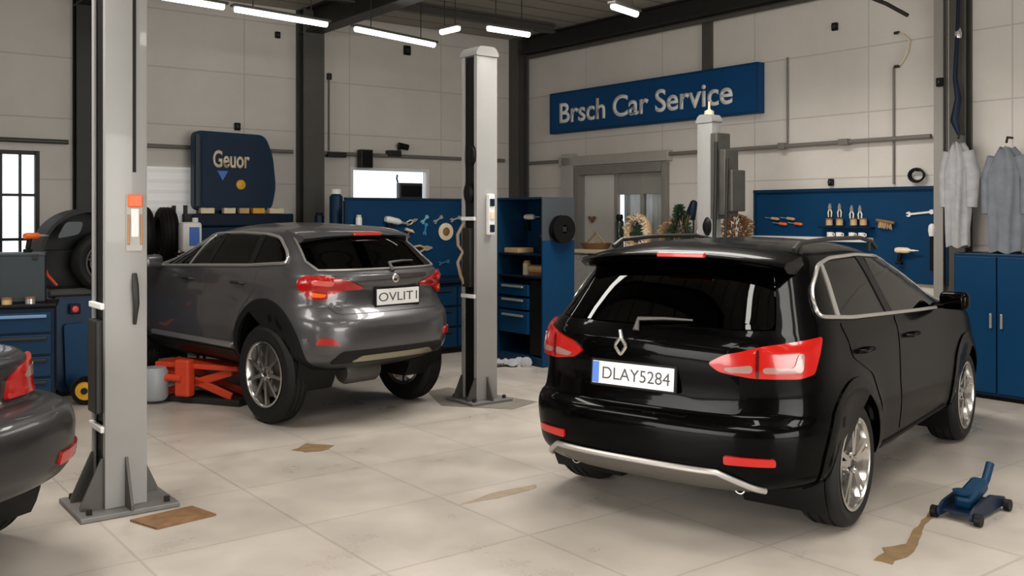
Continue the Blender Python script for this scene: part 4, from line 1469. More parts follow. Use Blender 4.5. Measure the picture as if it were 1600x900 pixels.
def spray_can(label, loc, m, mcap, r=0.033, h=0.2, group=None, name='spray_can', cat='spray can'):
    t = thing(name, label, cat, loc, 0, group)
    bm = B()
    lathe(bm, [(0, 0), (r, 0), (r + 0.001, 0.006), (r, 0.012), (r, h * 0.78), (r * 0.75, h * 0.84), (r * 0.5, h * 0.86), (0, h * 0.86)], 20)
    obj('can', bm, m, t, 40)
    bm = B()
    lathe(bm, [(0, h * 0.86), (r * 0.8, h * 0.855), (r * 0.8, h * 0.97), (r * 0.6, h), (0, h)], 20)
    obj('cap', bm, mcap, t, 40)
    return t


def tin(label, loc, m, m2, r=0.05, h=0.1, group=None, cat='tin', name='tin'):
    t = thing(name, label, cat, loc, 0, group)
    bm = B()
    lathe(bm, [(0, 0), (r, 0), (r, h), (0, h)], 24)
    obj('can_body', bm, m, t, 40)
    bm = B()
    lathe(bm, [(0, h - 0.004), (r + 0.004, h - 0.006), (r + 0.004, h + 0.008), (r * 0.85, h + 0.004), (0, h + 0.004)], 24)
    obj('lid', bm, m2, t, 40)
    return t


def mug(label, loc, m, r=0.04, h=0.1, rz=0.0):
    t = thing('mug', label, 'mug', loc, rz)
    bm = B()
    lathe(bm, [(0, 0), (r * 0.9, 0), (r, 0.01), (r, h), (r * 0.9, h), (r * 0.88, 0.012), (0, 0.012)], 24)
    obj('cup', bm, m, t, 40)
    bm = B()
    tube(bm, [(r * 0.95, 0, h * 0.8), (r * 1.6, 0, h * 0.75), (r * 1.65, 0, h * 0.35), (r * 0.95, 0, h * 0.22)], 0.006, 8)
    obj('handle', bm, m, t, 50)
    return t


# ------------------------------------------------------------------ right wall tool board
ba, bz1 = on_wall('R', 1178, 297, 0.05)
bb, _ = on_wall('R', 1482, 290, 0.05)
_, bz1b = on_wall('R', 1482, 290, 0.05)
BZ1 = (bz1 + bz1b) / 2
BZ0 = 1.02
t = thing('tool_board', 'wide blue tool board on the wall behind the black car', 'tool board', wall_pt('R', (ba + bb) / 2, 0, 0), ROT_R)
bw = bb - ba
bm = B()
box(bm, (0, -0.02, (BZ0 + BZ1) / 2), (bw, 0.04, BZ1 - BZ0), 0.006)
obj('panel', bm, M_BLUEB, t)
bm = B()
box(bm, (0, -0.045, BZ1 - 0.02), (bw, 0.05, 0.04), 0.006)
for s in (-1, 1):
    box(bm, (s * (bw / 2 - 0.015), -0.042, (BZ0 + BZ1) / 2 - 0.02), (0.03, 0.045, BZ1 - BZ0 - 0.04), 0.005)
obj('edge_frame', bm, M_BLUE, t)
tl, zl = on_wall('R', 1262, 369, 0.1)
ta_, _ = on_wall('R', 1180, 369, 0.1)
tb_, _ = on_wall('R', 1360, 369, 0.1)
bm = B()
box(bm, ((ta_ + tb_) / 2 - (ba + bb) / 2, -0.10, zl - 0.03), (tb_ - ta_, 0.13, 0.05), 0.008)
obj('white_ledge', bm, mat('ledge_white', (0.6, 0.6, 0.58), 0.5), t)


def on_board(px, py, off=0.045):
    return at_wall('R', px, py, off)


G1 = 'orange handled screwdrivers on the blue board'
for k, px in enumerate((1207, 1219, 1231, 1243)):
    screwdriver(('orange screwdriver leftmost on the blue wall board', 'orange screwdriver second from left on the blue wall board', 'orange screwdriver third from left on the blue wall board', 'orange screwdriver rightmost of four on the blue wall board')[k], on_board(px, 341 + (k % 2) * 8), ROT_R, M_ORANGE if k % 2 else M_TAN, math.pi / 2 + 0.1, 0.16, G1)
G2 = 'pliers hung in the middle of the blue board'
for (px, py, m, lab, sc) in ((1298, 326, M_CREAM, 'cream handled pliers at upper left of the tool cluster on the board', 0.8), (1313, 326, M_CREAM, 'cream handled pliers second in the upper row on the board', 0.8), (1332, 329, M_WHITE, 'white handled pliers third in the upper row on the board', 0.8), (1345, 329, M_WHITE, 'white handled pliers at upper right of the tool cluster on the board', 0.8)):
    pliers(lab, on_board(px, py), ROT_R, m, 0.0, G2, sc)
G3 = 'tins in the middle row of the blue board'
for (px, lab) in ((1296, 'tan tin at the left of the middle row on the board shelf'), (1312, 'tan tin second in the middle row on the board shelf'), (1334, 'tan tin third in the middle row on the board shelf'), (1349, 'tan tin at the right of the middle row on the board shelf')):
    tin(lab, on_board(px, 352, 0.10), M_TAN, M_BROWN, 0.038, 0.07, G3)
bm = B()
pa, pb = on_board(1286, 354, 0.10), on_board(1358, 354, 0.10)
c_, d_ = (pa + pb) / 2, pb - pa
box(bm, (0, 0.0, -0.012), (Vector((d_.x, d_.y, 0)).length + 0.08, 0.11, 0.016), 0.004)
o = tag(obj('board_shelf', bm, M_BLUED), 'narrow dark shelf carrying four tan tins on the blue board', 'shelf')
o.location, o.rotation_euler = (c_.x, c_.y, c_.z), (0, 0, ROT_R)
G4 = 'white mugs on the white ledge'
for (px, lab) in ((1297, 'white mug at left on the ledge of the blue board'), (1311, 'white mug second from left on the ledge of the blue board'), (1331, 'white mug third from left on the ledge of the blue board'), (1346, 'white mug at right on the ledge of the blue board')):
    p = at_wall('R', px, 369, 0.10)
    mug(lab, (p.x, p.y, zl - 0.004), M_WHITE, 0.035, 0.055, ROT_R)['group'] = G4
# brown brush
t = hang('hand_brush', 'brown bristled hand brush on the blue board right of the tins', 'brush', on_board(1386, 346), ROT_R)
bm = B()
box(bm, (0, -0.03, 0.0), (0.22, 0.04, 0.03), 0.01, ry=0.15)
obj('handle', bm, M_BROWN, t)
bm = B()
for i in range(60):
    x = -0.08 + 0.15 * random.random()
    y = -0.03 + 0.03 * (random.random() - 0.5)
    z = -0.012 - 0.15 * x
    tube(bm, [(x, y, z), (x + 0.03 * (random.random() - 0.5), y, z - 0.05 - 0.02 * random.random())], 0.003, 4)
obj('bristles', bm, M_TAN, t)
wrench('white curved wrench hung near the right end of the blue wall board', on_board(1438, 333), ROT_R, 0.26, math.pi / 2 - 0.1, M_WHITE)
power_tool('cream power drill hung below the curved wrench on the blue board', on_board(1415, 391, 0.06), ROT_R, M_CREAM, 0.9)
# hanging torch with a black strap
t = hang('hand_lamp', 'white hand lamp on a black strap at the right of the blue board', 'hand lamp', on_board(1460, 360), ROT_R)
bm = B()
lathe(bm, [(0, -0.06), (0.03, -0.06), (0.04, 0.0), (0.034, 0.05), (0.015, 0.07), (0, 0.07)], 18, Matrix.Translation((0, -0.045, 0)))
obj('lamp_head', bm, M_WHITE, t, 40)
bm = B()
box(bm, (0.01, -0.03, -0.24), (0.08, 0.03, 0.36), 0.012)
obj('strap', bm, M_BLACK, t)
# black cable coil above the board
t = hang('cable_coil', 'coiled black cable hung on the white wall above the blue board', 'cable', at_wall('R', 1435, 274, 0.02), ROT_R)
bm = B()
for k in range(3):
    tube(bm, [(0.075 * math.cos(a) * (1 + 0.07 * k), -0.02 - 0.012 * k, 0.06 * math.sin(a) * (1 + 0.07 * k)) for a in [2 * math.pi * i / 24 for i in range(24)]], 0.012, 8, closed=True)
obj('loops', bm, M_BLACK, t, 60)
bm = B()
cyl(bm, (0, 0.02, 0.05), (0, -0.06, 0.05), 0.01, n=8)
obj('wall_hook', bm, M_STEEL, t)
# wall sensors
for side, px, py, lab, s in (('L', 370, 198, 'small black sensor on the left wall above the big blue panel', 0.10), ('L', 433, 55, 'small black sensor high on the left wall near the column', 0.09), ('L', 635, 79, 'black box high on the left wall under the tube lamp', 0.14),
                             ('R', 1306, 42, 'small black sensor high on the right wall', 0.09), ('R', 1300, 285, 'small dark knob just above the right blue board', 0.08), ('R', 1478, 130, 'dark wall switch on the pale column at right', 0.09)):
    t = hang('wall_sensor', lab, 'sensor', at_wall(side, px, py, 0.0), ROT_L if side == 'L' else ROT_R)
    bm = B()
    box(bm, (0, -0.02 - (0.1 if px == 1478 else 0), 0), (s * 0.8, 0.04, s), 0.01)
    obj('housing', bm, M_BLACK, t)
    bm = B()
    lathe(bm, [(0, 0.03), (s * 0.25, 0.02), (s * 0.3, 0), (0, 0)], 14, Matrix.Translation((0, -0.04 - (0.1 if px == 1478 else 0), 0)) @ Matrix.Rotation(math.pi / 2, 4, 'X'))
    obj('lens', bm, M_STEEL, t, 40)
# white cable hook loop
t = hang('hanging_cable', 'pale cable loop on the right wall near the ceiling', 'cable', at_wall('R', 1402, 104, 0.02), ROT_R)
bm = B()
tube(bm, [(0, -0.01, 0), (0.06, -0.02, 0.03), (0.13, -0.02, 0.14), (0.15, -0.02, 0.26), (0.08, -0.02, 0.33), (0, -0.01, 0.36)], 0.008, 6)
obj('cord', bm, M_CREAM, t, 60)
bm = B()
for z in (0, 0.36):
    box(bm, (0, -0.012, z), (0.06, 0.025, 0.03), 0.006)
obj('clip', bm, M_STEEL, t)

# ------------------------------------------------------------------ tall blue locker, coats and hoses at the right
tl0, _ = on_wall('R', 1492, 400, 0.45)
t = thing('blue_locker', 'blue metal locker against the wall at the right edge', 'locker', wall_pt('R', tl0 + 0.42, 0, 0.0), ROT_R)
bm = B()
box(bm, (0, -0.24, 0.71), (0.84, 0.46, 1.34), 0.01)
obj('carcass', bm, M_BLUE, t)
for s in (-1, 1):
    bm = B()
    box(bm, (s * 0.205, -0.48, 0.71), (0.395, 0.02, 1.28), 0.006)
    d = obj('door', bm, M_BLUEB, t)
    bm = B()
    box(bm, (s * 0.05, -0.50, 0.75), (0.02, 0.025, 0.14), 0.006)
    obj('handle', bm, M_TOOL, d)
bm = B()
box(bm, (0, -0.23, 0.03), (0.80, 0.40, 0.06))
obj('plinth', bm, M_BLACK, t)


def coat(label, p, m, L=1.0, wd=0.36):
    t = hang('work_coat', label, 'coat', p, ROT_R, 'coats hung at the right edge')
    bm = B()
    nu, nv = 40, 16
    rows_ = []
    for j in range(nv + 1):
        v = j / nv
        hw = wd * (0.18 + 0.36 * min(1, v * 4) ** 0.6) * (1 - 0.25 * max(0, v - 0.3))
        row = []
        for i in range(nu):
            a = 2 * math.pi * i / nu
            r = 1 + 0.16 * math.sin(5 * a + 3 * v) + 0.08 * math.sin(9 * a)
            row.append(bm.verts.new((hw * math.cos(a) * r, -0.11 + 0.085 * math.sin(a) * r, -v * L + 0.015 * math.sin(4 * a + j))))
        rows_.append(row)
    for a, b in zip(rows_[:-1], rows_[1:]):
        for i in range(nu):
            bm.faces.new((a[i], a[(i + 1) % nu], b[(i + 1) % nu], b[i]))
    bm.faces.new(rows_[0])
    bm.faces.new(rows_[-1])
    obj('torso_cloth', bm, m, t, 60)
    bm = B()
    tube(bm, [(-wd * 0.4, -0.11, -0.08), (-wd * 0.62, -0.10, -0.3), (-wd * 0.60, -0.12, -0.62)], [0.06, 0.065, 0.05], 12)
    obj('sleeve', bm, m, t, 60)
    bm = B()
    tube(bm, [(wd * 0.4, -0.11, -0.08), (wd * 0.62, -0.10, -0.3), (wd * 0.60, -0.12, -0.62)], [0.06, 0.065, 0.05], 12)
    obj('sleeve', bm, m, t, 60)
    bm = B()
    tube(bm, [(0, 0.0, 0.10), (0, -0.10, 0.10), (0, -0.12, 0.05)], 0.012, 8)
    obj('hook', bm, M_STEEL, t, 60)
    return t


coat('pale grey work coat hanging above the blue locker', at_wall('R', 1507, 225, 0.32), M_CLOTH, 1.0, 0.22)
coat('bluish grey work coat hanging behind the pale coat', at_wall('R', 1582, 232, 0.26), mat('blue_grey_cloth', (0.16, 0.175, 0.20), 0.9, noise=0.3, nscale=12), 0.98, 0.30)
t = hang('air_hose', 'dark air hose hanging on the wall above the coats', 'hose', at_wall('R', 1498, 60, 0.22), ROT_R)
bm = B()
tube(bm, [(0, 0, 0.5), (0.0, -0.02, 0.1), (-0.02, -0.03, -0.4), (0.02, -0.04, -0.6), (-0.02, -0.04, -0.82), (0.03, -0.05, -0.96)], [0.018, 0.02, 0.024, 0.035, 0.045, 0.02], 10)
obj('hose', bm, M_BLUED, t, 60)
bm = B()
lathe(bm, [(0, -0.05), (0.03, -0.05), (0.036, 0.0), (0.02, 0.05), (0, 0.05)], 14, Matrix.Translation((0, -0.01, 0.05)))
obj('coupling', bm, M_TOOL, t, 40)

# blue trolley jack on the floor at right
p = at_floor(1518, 803)
t = thing('trolley_jack', 'blue trolley jack on the floor beside the black car', 'jack', p, 0.75)
t.scale = (0.82, 0.82, 0.82)
bm = B()
for s in (-1, 1):
    prism(bm, rnd([(-0.30, 0.03), (0.30, 0.03), (0.30, 0.09), (0.05, 0.15), (-0.22, 0.12), (-0.30, 0.08)], 0.02), s * 0.11 - 0.01, s * 0.11 + 0.01, FACE_FRONT)
box(bm, (0, 0, 0.06), (0.5, 0.2, 0.02))
obj('frame', bm, M_BLUED, t)
bm = B()
box(bm, (0.0, 0, 0.15), (0.34, 0.12, 0.10), 0.03, ry=-0.25)
lathe(bm, [(0, 0.2), (0.06, 0.2), (0.065, 0.22), (0, 0.22)], 20, Matrix.Translation((-0.16, 0, -0.02)))
obj('lifting_arm', bm, M_BLUE, t)
bm = B()
tube(bm, [(0.15, 0, 0.13), (0.26, 0, 0.20), (0.34, 0, 0.30)], 0.03, 10)
obj('pump_socket', bm, M_BLUE, t, 50)
for sx in (-1, 1):
    for s in (-1, 1):
        bm = B()
        lathe(bm, [(0, -0.02), (0.042, -0.02), (0.042, 0.02), (0, 0.02)], 18, Matrix.Translation((sx * 0.26, s * 0.15, 0.043)) @ Matrix.Rotation(math.pi / 2, 4, 'X'))
        obj('wheel', bm, M_BLACK, t, 40)

# ------------------------------------------------------------------ storage bench behind the black car, with its clutter
SB = (on_wall('R', 893, 380, 0.8)[0], on_wall('R', 1182, 380, 0.8)[0])
t = thing('storage_bench', 'pale storage bench under the clutter behind the black car', 'storage bench', wall_pt('R', (SB[0] + SB[1]) / 2, 0, 0.30), ROT_R)
SBZ = 1.27
bw = SB[1] - SB[0]
bm = B()
box(bm, (0, -0.25, SBZ / 2 - 0.02), (bw - 0.04, 0.46, SBZ - 0.10), 0.01)
obj('carcass', bm, mat('speckled_grey', (0.36, 0.34, 0.33), 0.5, noise=0.6, nscale=40), t)
bm = B()
box(bm, (0, -0.25, SBZ - 0.025), (bw, 0.52, 0.05), 0.01)
obj('worktop', bm, M_CREAM, t)
for k in range(5):
    bm = B()
    x = -bw / 2 + (k + 0.5) * bw / 5
    box(bm, (x, -0.49, SBZ / 2 - 0.05), (bw / 5 - 0.02, 0.02, SBZ - 0.22), 0.006)
    d = obj('door', bm, mat('bench_door', (0.40, 0.38, 0.36), 0.5, noise=0.3, nscale=20), t)
    bm = B()
    box(bm, (x + 0.18, -0.51, SBZ - 0.35), (0.02, 0.02, 0.12), 0.005)
    obj('handle', bm, M_STEEL, d)
bm = B()
box(bm, (0, -0.24, 0.025), (bw - 0.1, 0.40, 0.05))
obj('plinth', bm, M_BLACK, t)


def on_bench(px, off=0.52):
    tt, _ = on_wall('R', px, 380, off)
    q = wall_pt('R', tt, SBZ, off)
    return q


# brown basket
t = thing('wicker_basket', 'brown peaked wicker basket at the left end of the bench', 'basket', on_bench(931), ROT_R)
t.scale = (1.15, 1.15, 1.15)
bm = B()
lathe(bm, [(0, 0), (0.15, 0), (0.19, 0.07), (0.17, 0.075), (0.0, 0.02)], 24)
obj('bowl', bm, M_BROWN, t, 40)
bm = B()
tube(bm, [(-0.17, 0, 0.06), (-0.10, 0, 0.12), (-0.03, 0, 0.17), (0, 0, 0.21), (0.03, 0, 0.17), (0.10, 0, 0.12), (0.17, 0, 0.06)], 0.012, 8)
obj('handle', bm, M_TAN, t, 60)
bm = B()
for i in range(16):
    a = i * 2.4
    r = 0.10 * math.sqrt(i / 16)
    lathe(bm, [(0, -0.03), (0.03, 0), (0, 0.03)], 8, Matrix.Translation((r * math.cos(a), r * math.sin(a), 0.06)))
obj('cones', bm, M_TAN, t)
# dark bottle
spray_can('tall dark green bottle standing before the door on the bench', on_bench(968, 0.46), mat('bottle_green', (0.012, 0.022, 0.014), 0.2, coat=0.5), M_BLACK, 0.06, 0.48, name='bottle', cat='bottle')
# straw wreath
t = thing('straw_wreath', 'round straw wreath with dried leaves standing before the glazed door', 'wreath', on_bench(999, 0.56), ROT_R)
t.scale = (1.3, 1.3, 1.3)
bm = B()
pts = [(0.15 * math.cos(a), -0.02, 0.19 + 0.15 * math.sin(a)) for a in [2 * math.pi * i / 28 for i in range(28)]]
tube(bm, pts, 0.04, 10, closed=True)
obj('ring', bm, M_TAN, t, 60)
bm = B()
for i in range(150):
    a = random.random() * 2 * math.pi
    r = 0.15 + 0.05 * (random.random() - 0.5)
    p = Vector((r * math.cos(a), -0.05 + 0.05 * (random.random() - 0.5), 0.19 + r * math.sin(a)))
    if p.z < 0.03:
        continue
    q = Matrix.Translation(p) @ Matrix.Rotation(random.random() * 6, 4, 'Y') @ Matrix.Rotation(random.random() * 1.2, 4, 'X')
    lathe(bm, [(0, -0.03), (0.014, 0), (0, 0.035)], 5, q)
obj('dried_leaves', bm, M_CREAM, t)
bm = B()
for i in range(50):
    a = random.random() * 2 * math.pi
    r = 0.09 * random.random()
    q = Matrix.Translation((r * math.cos(a), -0.03, 0.18 + r * math.sin(a))) @ Matrix.Rotation(random.random() * 6, 4, 'Y')
    lathe(bm, [(0, -0.045), (0.016, 0), (0, 0.05)], 5, q)
obj('fir_sprigs', bm, M_GREEN, t)


def potted(label, loc, pot_m, leaf_m, R, H, n, name='potted_plant', cat='plant', ph=0.12, cone=False):
    t = thing(name, label, cat, loc, ROT_R)
    bm = B()
    lathe(bm, [(0, 0), (0.07, 0), (0.09, ph), (0.08, ph), (0.065, 0.02), (0, 0.02)], 20)
    obj('pot', bm, pot_m, t, 40)
    bm = B()
    for i in range(9):
        a = i * 2.4
        tube(bm, [(0, 0, ph * 0.7), (R * 0.4 * math.cos(a), R * 0.4 * math.sin(a), ph + H * 0.45), (R * 0.7 * math.cos(a), R * 0.7 * math.sin(a), ph + H * 0.75)], 0.005, 5)
    obj('stems', bm, M_BROWN, t)
    bm = B()
    for i in range(n):
        u = random.random()
        a = random.random() * 2 * math.pi
        r = R * (1 - 0.85 * u if cone else math.sqrt(max(0, 1 - (2 * u - 1) ** 2))) * (0.5 + 0.5 * random.random())
        p = Vector((r * math.cos(a), r * math.sin(a), ph + 0.02 + H * u))
        q = Matrix.Translation(p) @ Matrix.Rotation(a, 4, 'Z') @ Matrix.Rotation(0.9 + random.random(), 4, 'Y')
        lathe(bm, [(0, -0.035), (0.016, -0.005), (0, 0.045)], 5, q @ Matrix.Scale(0.35, 4, (0, 1, 0)))
    o = obj('leaves', bm, leaf_m, t)
    o['kind'] = 'stuff'
    return t


potted('bushy dark green pot plant beside the grey lift post on the bench', on_bench(1062, 0.62), mat('pot_blue', (0.25, 0.30, 0.34), 0.5), M_GREEN, 0.20, 0.46, 420, cone=True)
potted('brown dried bouquet in a pale pot right of the grey lift post', on_bench(1150, 0.5), M_CREAM, M_BROWN, 0.21, 0.36, 300, name='dried_bouquet', cat='bouquet', ph=0.10)
potted('low clump of cream dried flowers between wreath and green plant', on_bench(1043, 0.30), M_CREAM, M_TAN, 0.13, 0.28, 190, name='dried_bouquet', cat='bouquet', ph=0.08)
# blue desk lamp leaning behind the plant
t = thing('desk_lamp', 'dark blue desk lamp rising behind the green plant', 'lamp', on_bench(1082, 0.30), ROT_R)
bm = B()
lathe(bm, [(0, 0), (0.08, 0), (0.08, 0.02), (0, 0.03)], 20)
obj('base', bm, M_BLUED, t, 40)
bm = B()
tube(bm, [(0, 0, 0.02), (0.02, 0, 0.35), (0.0, 0, 0.58)], 0.012, 8)
obj('stem', bm, M_STEEL, t, 50)
bm = B()
lathe(bm, [(0.025, 0.10), (0.045, 0.08), (0.075, -0.14), (0.068, -0.14), (0.035, 0.07), (0.02, 0.09)], 20, Matrix.Translation((0, 0, 0.56)) @ Matrix.Rotation(0.35, 4, 'Y'), closed=True)
obj('lamp_shade', bm, M_BLUED, t, 40)

# ------------------------------------------------------------------ tall blue tool cabinet in the middle
K = Vector((0.35, 10.94, 0))
org = K - eR * 0.44 - eL * 0.0
t = thing('tool_cabinet', 'tall blue open tool cabinet beside the middle lift post', 'cabinet', (org.x, org.y, 0), ROT_R)
CW, CD, CHH = 0.88, 0.48, 1.95
bm = B()
box(bm, (-CW / 2 + 0.0125, CD / 2, CHH / 2), (0.025, CD, CHH), 0.003)
box(bm, (0, CD - 0.0125, CHH / 2), (CW - 0.05, 0.025, CHH), 0.003)
box(bm, (0, CD / 2 - 0.0125, CHH - 0.0125), (CW - 0.05, CD - 0.025, 0.025), 0.003)
box(bm, (0, CD / 2 - 0.0125, 0.05), (CW - 0.05, CD - 0.03, 0.1), 0.003)
obj('carcass', bm, M_BLUE, t)
bm = B()
box(bm, (CW / 2 - 0.0125, CD / 2, 1.45 / 2), (0.025, CD, 1.45), 0.003)
obj('side_panel', bm, M_BLUEB, t)
bm = B()
box(bm, (CW / 2 - 0.0125, CD / 2, 1.70), (0.025, CD, 0.50), 0.003)
obj('grey_side_panel', bm, mat('slate_grey', (0.05, 0.058, 0.066), 0.5), t)
for z in (1.28, 1.02):
    bm = B()
    box(bm, (0, CD / 2 - 0.01, z), (CW - 0.05, CD - 0.03, 0.022), 0.003)
    obj('shelf', bm, M_BLUED, t)
for k, z in enumerate((0.86, 0.70, 0.48)):
    h = (0.13, 0.13, 0.26)[k]
    bm = B()
    box(bm, (-0.12, 0.02, z), (0.56, 0.04, h), 0.006)
    d = obj('drawer', bm, M_BLUEB, t)
    bm = B()
    box(bm, (-0.12, -0.012, z + h * 0.3), (0.40, 0.025, 0.025), 0.006)
    obj('handle', bm, M_TOOL, d)
    if k == 0:
        d['label'] = 'top drawer with bright grip'
bm = B()
box(bm, (0.29, 0.04, 0.55), (0.24, 0.02, 0.86), 0.004)
obj('door', bm, M_BLACK, t)


def in_cab(x, y, z):
    return Matrix.Translation(org) @ Matrix.Rotation(ROT_R, 4, 'Z') @ Vector((x, y, z))


power_tool('white power drill hung in the upper left of the tall cabinet', in_cab(-0.30, CD - 0.03, 1.72), ROT_R, M_WHITE, 1.0)
grinder_disc('cream round disc on the back of the tall cabinet', in_cab(0.08, CD - 0.035, 1.55), ROT_R, 0.10, M_CREAM, M_TAN)
hammer('hammer hung beside the cream disc in the tall cabinet', in_cab(0.26, CD - 0.03, 1.60), ROT_R, M_STEEL)
t = thing('parts_tray', 'tan parts tray on the upper shelf of the tall cabinet', 'tray', in_cab(-0.26, 0.2, 1.293), ROT_R)
bm = B()
box(bm, (0, 0, 0.006), (0.26, 0.24, 0.012))
for s in (-1, 1):
    box(bm, (s * 0.125, 0, 0.03), (0.012, 0.24, 0.05))
    box(bm, (0, s * 0.115, 0.03), (0.24, 0.012, 0.05))
obj('tray', bm, M_TAN, t)
spray_can('cream bottle on the lower shelf of the tall cabinet', in_cab(-0.05, 0.16, 1.033), M_CREAM, M_YELLOW, 0.05, 0.17, name='bottle', cat='bottle')
for k in range(2):
    t = thing('parts_box', ('flat brown box at the bottom of the stack on the lower cabinet shelf', 'flat tan box on top of the brown box in the cabinet')[k], 'box', in_cab(0.22, 0.18, 1.033 + k * 0.065), ROT_R + 0.1 * k, 'boxes in the tall cabinet')
    bm = B()
    box(bm, (0, 0, 0.025), (0.28, 0.2, 0.05), 0.004)
    obj('carton', bm, (M_BROWN, M_TAN)[k], t)
    bm = B()
    box(bm, (0, 0, 0.055), (0.285, 0.205, 0.016), 0.004)
    obj('lid', bm, (M_TAN, M_BROWN)[k], t)
spray_can('dark spray can on the upper shelf of the tall cabinet', in_cab(0.20, 0.2, 1.293), M_BLACK, M_GREYBLUE, 0.05, 0.22)
# black reel on the cabinet's side
t = thing('hose_reel', 'black hose reel mounted on the grey side of the tall cabinet', 'hose reel', in_cab(CW / 2 + 0.002, CD / 2, 1.58), ROT_R + math.pi / 2)
bm = B()
q = Matrix.Rotation(math.pi / 2, 4, 'X')
lathe(bm, [(0.05, 0.02), (0.16, 0.02), (0.16, 0.035), (0.09, 0.035), (0.09, 0.09), (0.16, 0.09), (0.16, 0.105), (0.05, 0.105)], 32, q, closed=True)
obj('drum', bm, M_BLACK, t, 40)
bm = B()
for k in range(3):
    tube(bm, [q @ Vector((0.115 * math.cos(a), 0.115 * math.sin(a), 0.048 + 0.015 * k)) for a in [2 * math.pi * i / 28 for i in range(28)]], 0.012, 8, closed=True)
obj('wound_hose', bm, M_GREYBLUE, t, 60)
bm = B()
box(bm, (0, -0.012, 0), (0.16, 0.024, 0.12), 0.006)
box(bm, (0, -0.06, 0), (0.06, 0.10, 0.06), 0.006)
obj('bracket', bm, M_STEEL, t)
# rag bundle at the cabinet's foot
t = tag(obj('rag_heap', (lambda bm: ([lathe(bm, [(0, -0.05), (0.06 + 0.02 * random.random(), 0.0), (0, 0.05)], 10, Matrix.Translation((0.08 * i - 0.16, 0.04 * (i % 2), 0.05)) @ Matrix.Rotation(0.3 * i, 4, 'X')) for i in range(5)], bm)[1])(B()), M_CLOTH, None, 60), 'crumpled grey rag on the floor at the foot of the tall cabinet', 'rag')
pp = K + eL * 0.22 - eR * 0.28
t.location = (pp.x, pp.y, 0.0)

# ------------------------------------------------------------------ workbench with blue board between grey car and middle post
p = at_floor(635, 560)
WB = Vector((p.x, p.y, 0)) + Vector((0.793, 0.609, 0)) * 0.36
t = thing('workbench', 'blue workbench with a tall tool board behind the grey car', 'workbench', WB, ROT_L)
WW = 1.72
bm = B()
box(bm, (0, 0.30, 0.47), (WW - 0.06, 0.56, 0.82), 0.01)
obj('carcass', bm, M_BLUED, t)
bm = B()
box(bm, (0, 0.30, 0.91), (WW, 0.64, 0.05), 0.01)
obj('worktop', bm, M_BLUED, t)
bm = B()
box(bm, (0, 0.62, 1.435), (WW, 0.03, 1.0), 0.004)
obj('tool_panel', bm, M_BLUEB, t)
bm = B()
box(bm, (0, 0.62, 1.945), (WW + 0.02, 0.06, 0.03), 0.006)
for s in (-1, 1):
    box(bm, (s * (WW / 2 + 0.005), 0.62, 1.435), (0.025, 0.06, 0.98), 0.005)
obj('panel_frame', bm, M_BLUE, t)
for i in range(4):
    for j in range(3):
        bm = B()
        x = -WW / 2 + 0.07 + (i + 0.5) * (WW - 0.14) / 4
        z = 0.20 + j * 0.26
        box(bm, (x, 0.012, z), (0.37, 0.02, 0.23), 0.006)
        d = obj('drawer', bm, M_BLUE, t)
        bm = B()
        box(bm, (x, -0.006, z + 0.07), (0.2, 0.02, 0.02), 0.005)
        obj('handle', bm, M_STEEL, d)
bm = B()
box(bm, (0, 0.30, 0.03), (WW - 0.1, 0.5, 0.06))
obj('plinth', bm, M_BLACK, t)
WBM = Matrix.Translation(WB) @ Matrix.Rotation(ROT_L, 4, 'Z')
_o = WBM @ Vector((0, 0.60, 0))
_nx, _ny = eR.x, eR.y


def on_panel(px, py):
    """where the sight line through a pixel meets the workbench's tool panel"""
    dx, dz = (px - 800) / F, (HZ - py) / F
    k = (_o.x * _nx + _o.y * _ny) / (dx * _nx + _ny)
    return Vector((dx * k, k, CH + dz * k))


spray_can('white spray can with a cream cap at the left end of the bench panel', on_panel(557, 352) + eR * 0.06 - Vector((0, 0, 0.05)), M_WHITE, M_CREAM, 0.04, 0.18, name='spray_can')
bm = B()
q0 = on_panel(557, 352)
box(bm, (0, -0.06, -0.06), (0.16, 0.12, 0.015), 0.003)
o = tag(obj('small_shelf', bm, M_BLUED), 'little shelf under the spray can on the bench panel', 'shelf')
o.location, o.rotation_euler = q0, (0, 0, ROT_L)
power_tool('white power drill hung on the bench panel above the rear window', on_panel(613, 345), ROT_L, M_WHITE, 1.25, 0.2)
pliers('cream pliers in the upper row of the bench panel', on_panel(645, 345), ROT_L, M_CREAM, 1.2, None, 0.9)
hammer('cream headed hammer under the pliers on the bench panel', on_panel(638, 361), ROT_L, M_CREAM, 0.3)
wrench('pale blue wrench in the upper row of the bench panel', on_panel(663, 343), ROT_L, 0.10, 0.8, mat('pale_blue', (0.20, 0.45, 0.55), 0.4))
wrench('pale blue wrench below the upper row of the bench panel', on_panel(664, 358), ROT_L, 0.12, 0.2, mat('sky_blue', (0.04, 0.25, 0.50), 0.4))
wrench('grey steel wrench in the upper row beside the round disc', on_panel(684, 343), ROT_L, 0.12, 1.0)
wrench('bright wrench at the right end of the upper row of the bench panel', on_panel(711, 342), ROT_L, 0.13, 1.3)
grinder_disc('large white grinding disc on the bench panel near the middle post', on_panel(696, 362), ROT_L, 0.115, M_CREAM, M_BROWN)
pliers('tan handled pliers low on the bench panel beside the grey car', on_panel(663, 388), ROT_L, M_TAN, 1.5, None, 1.5)
wrench('dark teal wrench low on the bench panel', on_panel(693, 410), ROT_L, 0.14, 1.4, mat('teal', (0.02, 0.14, 0.22), 0.4))
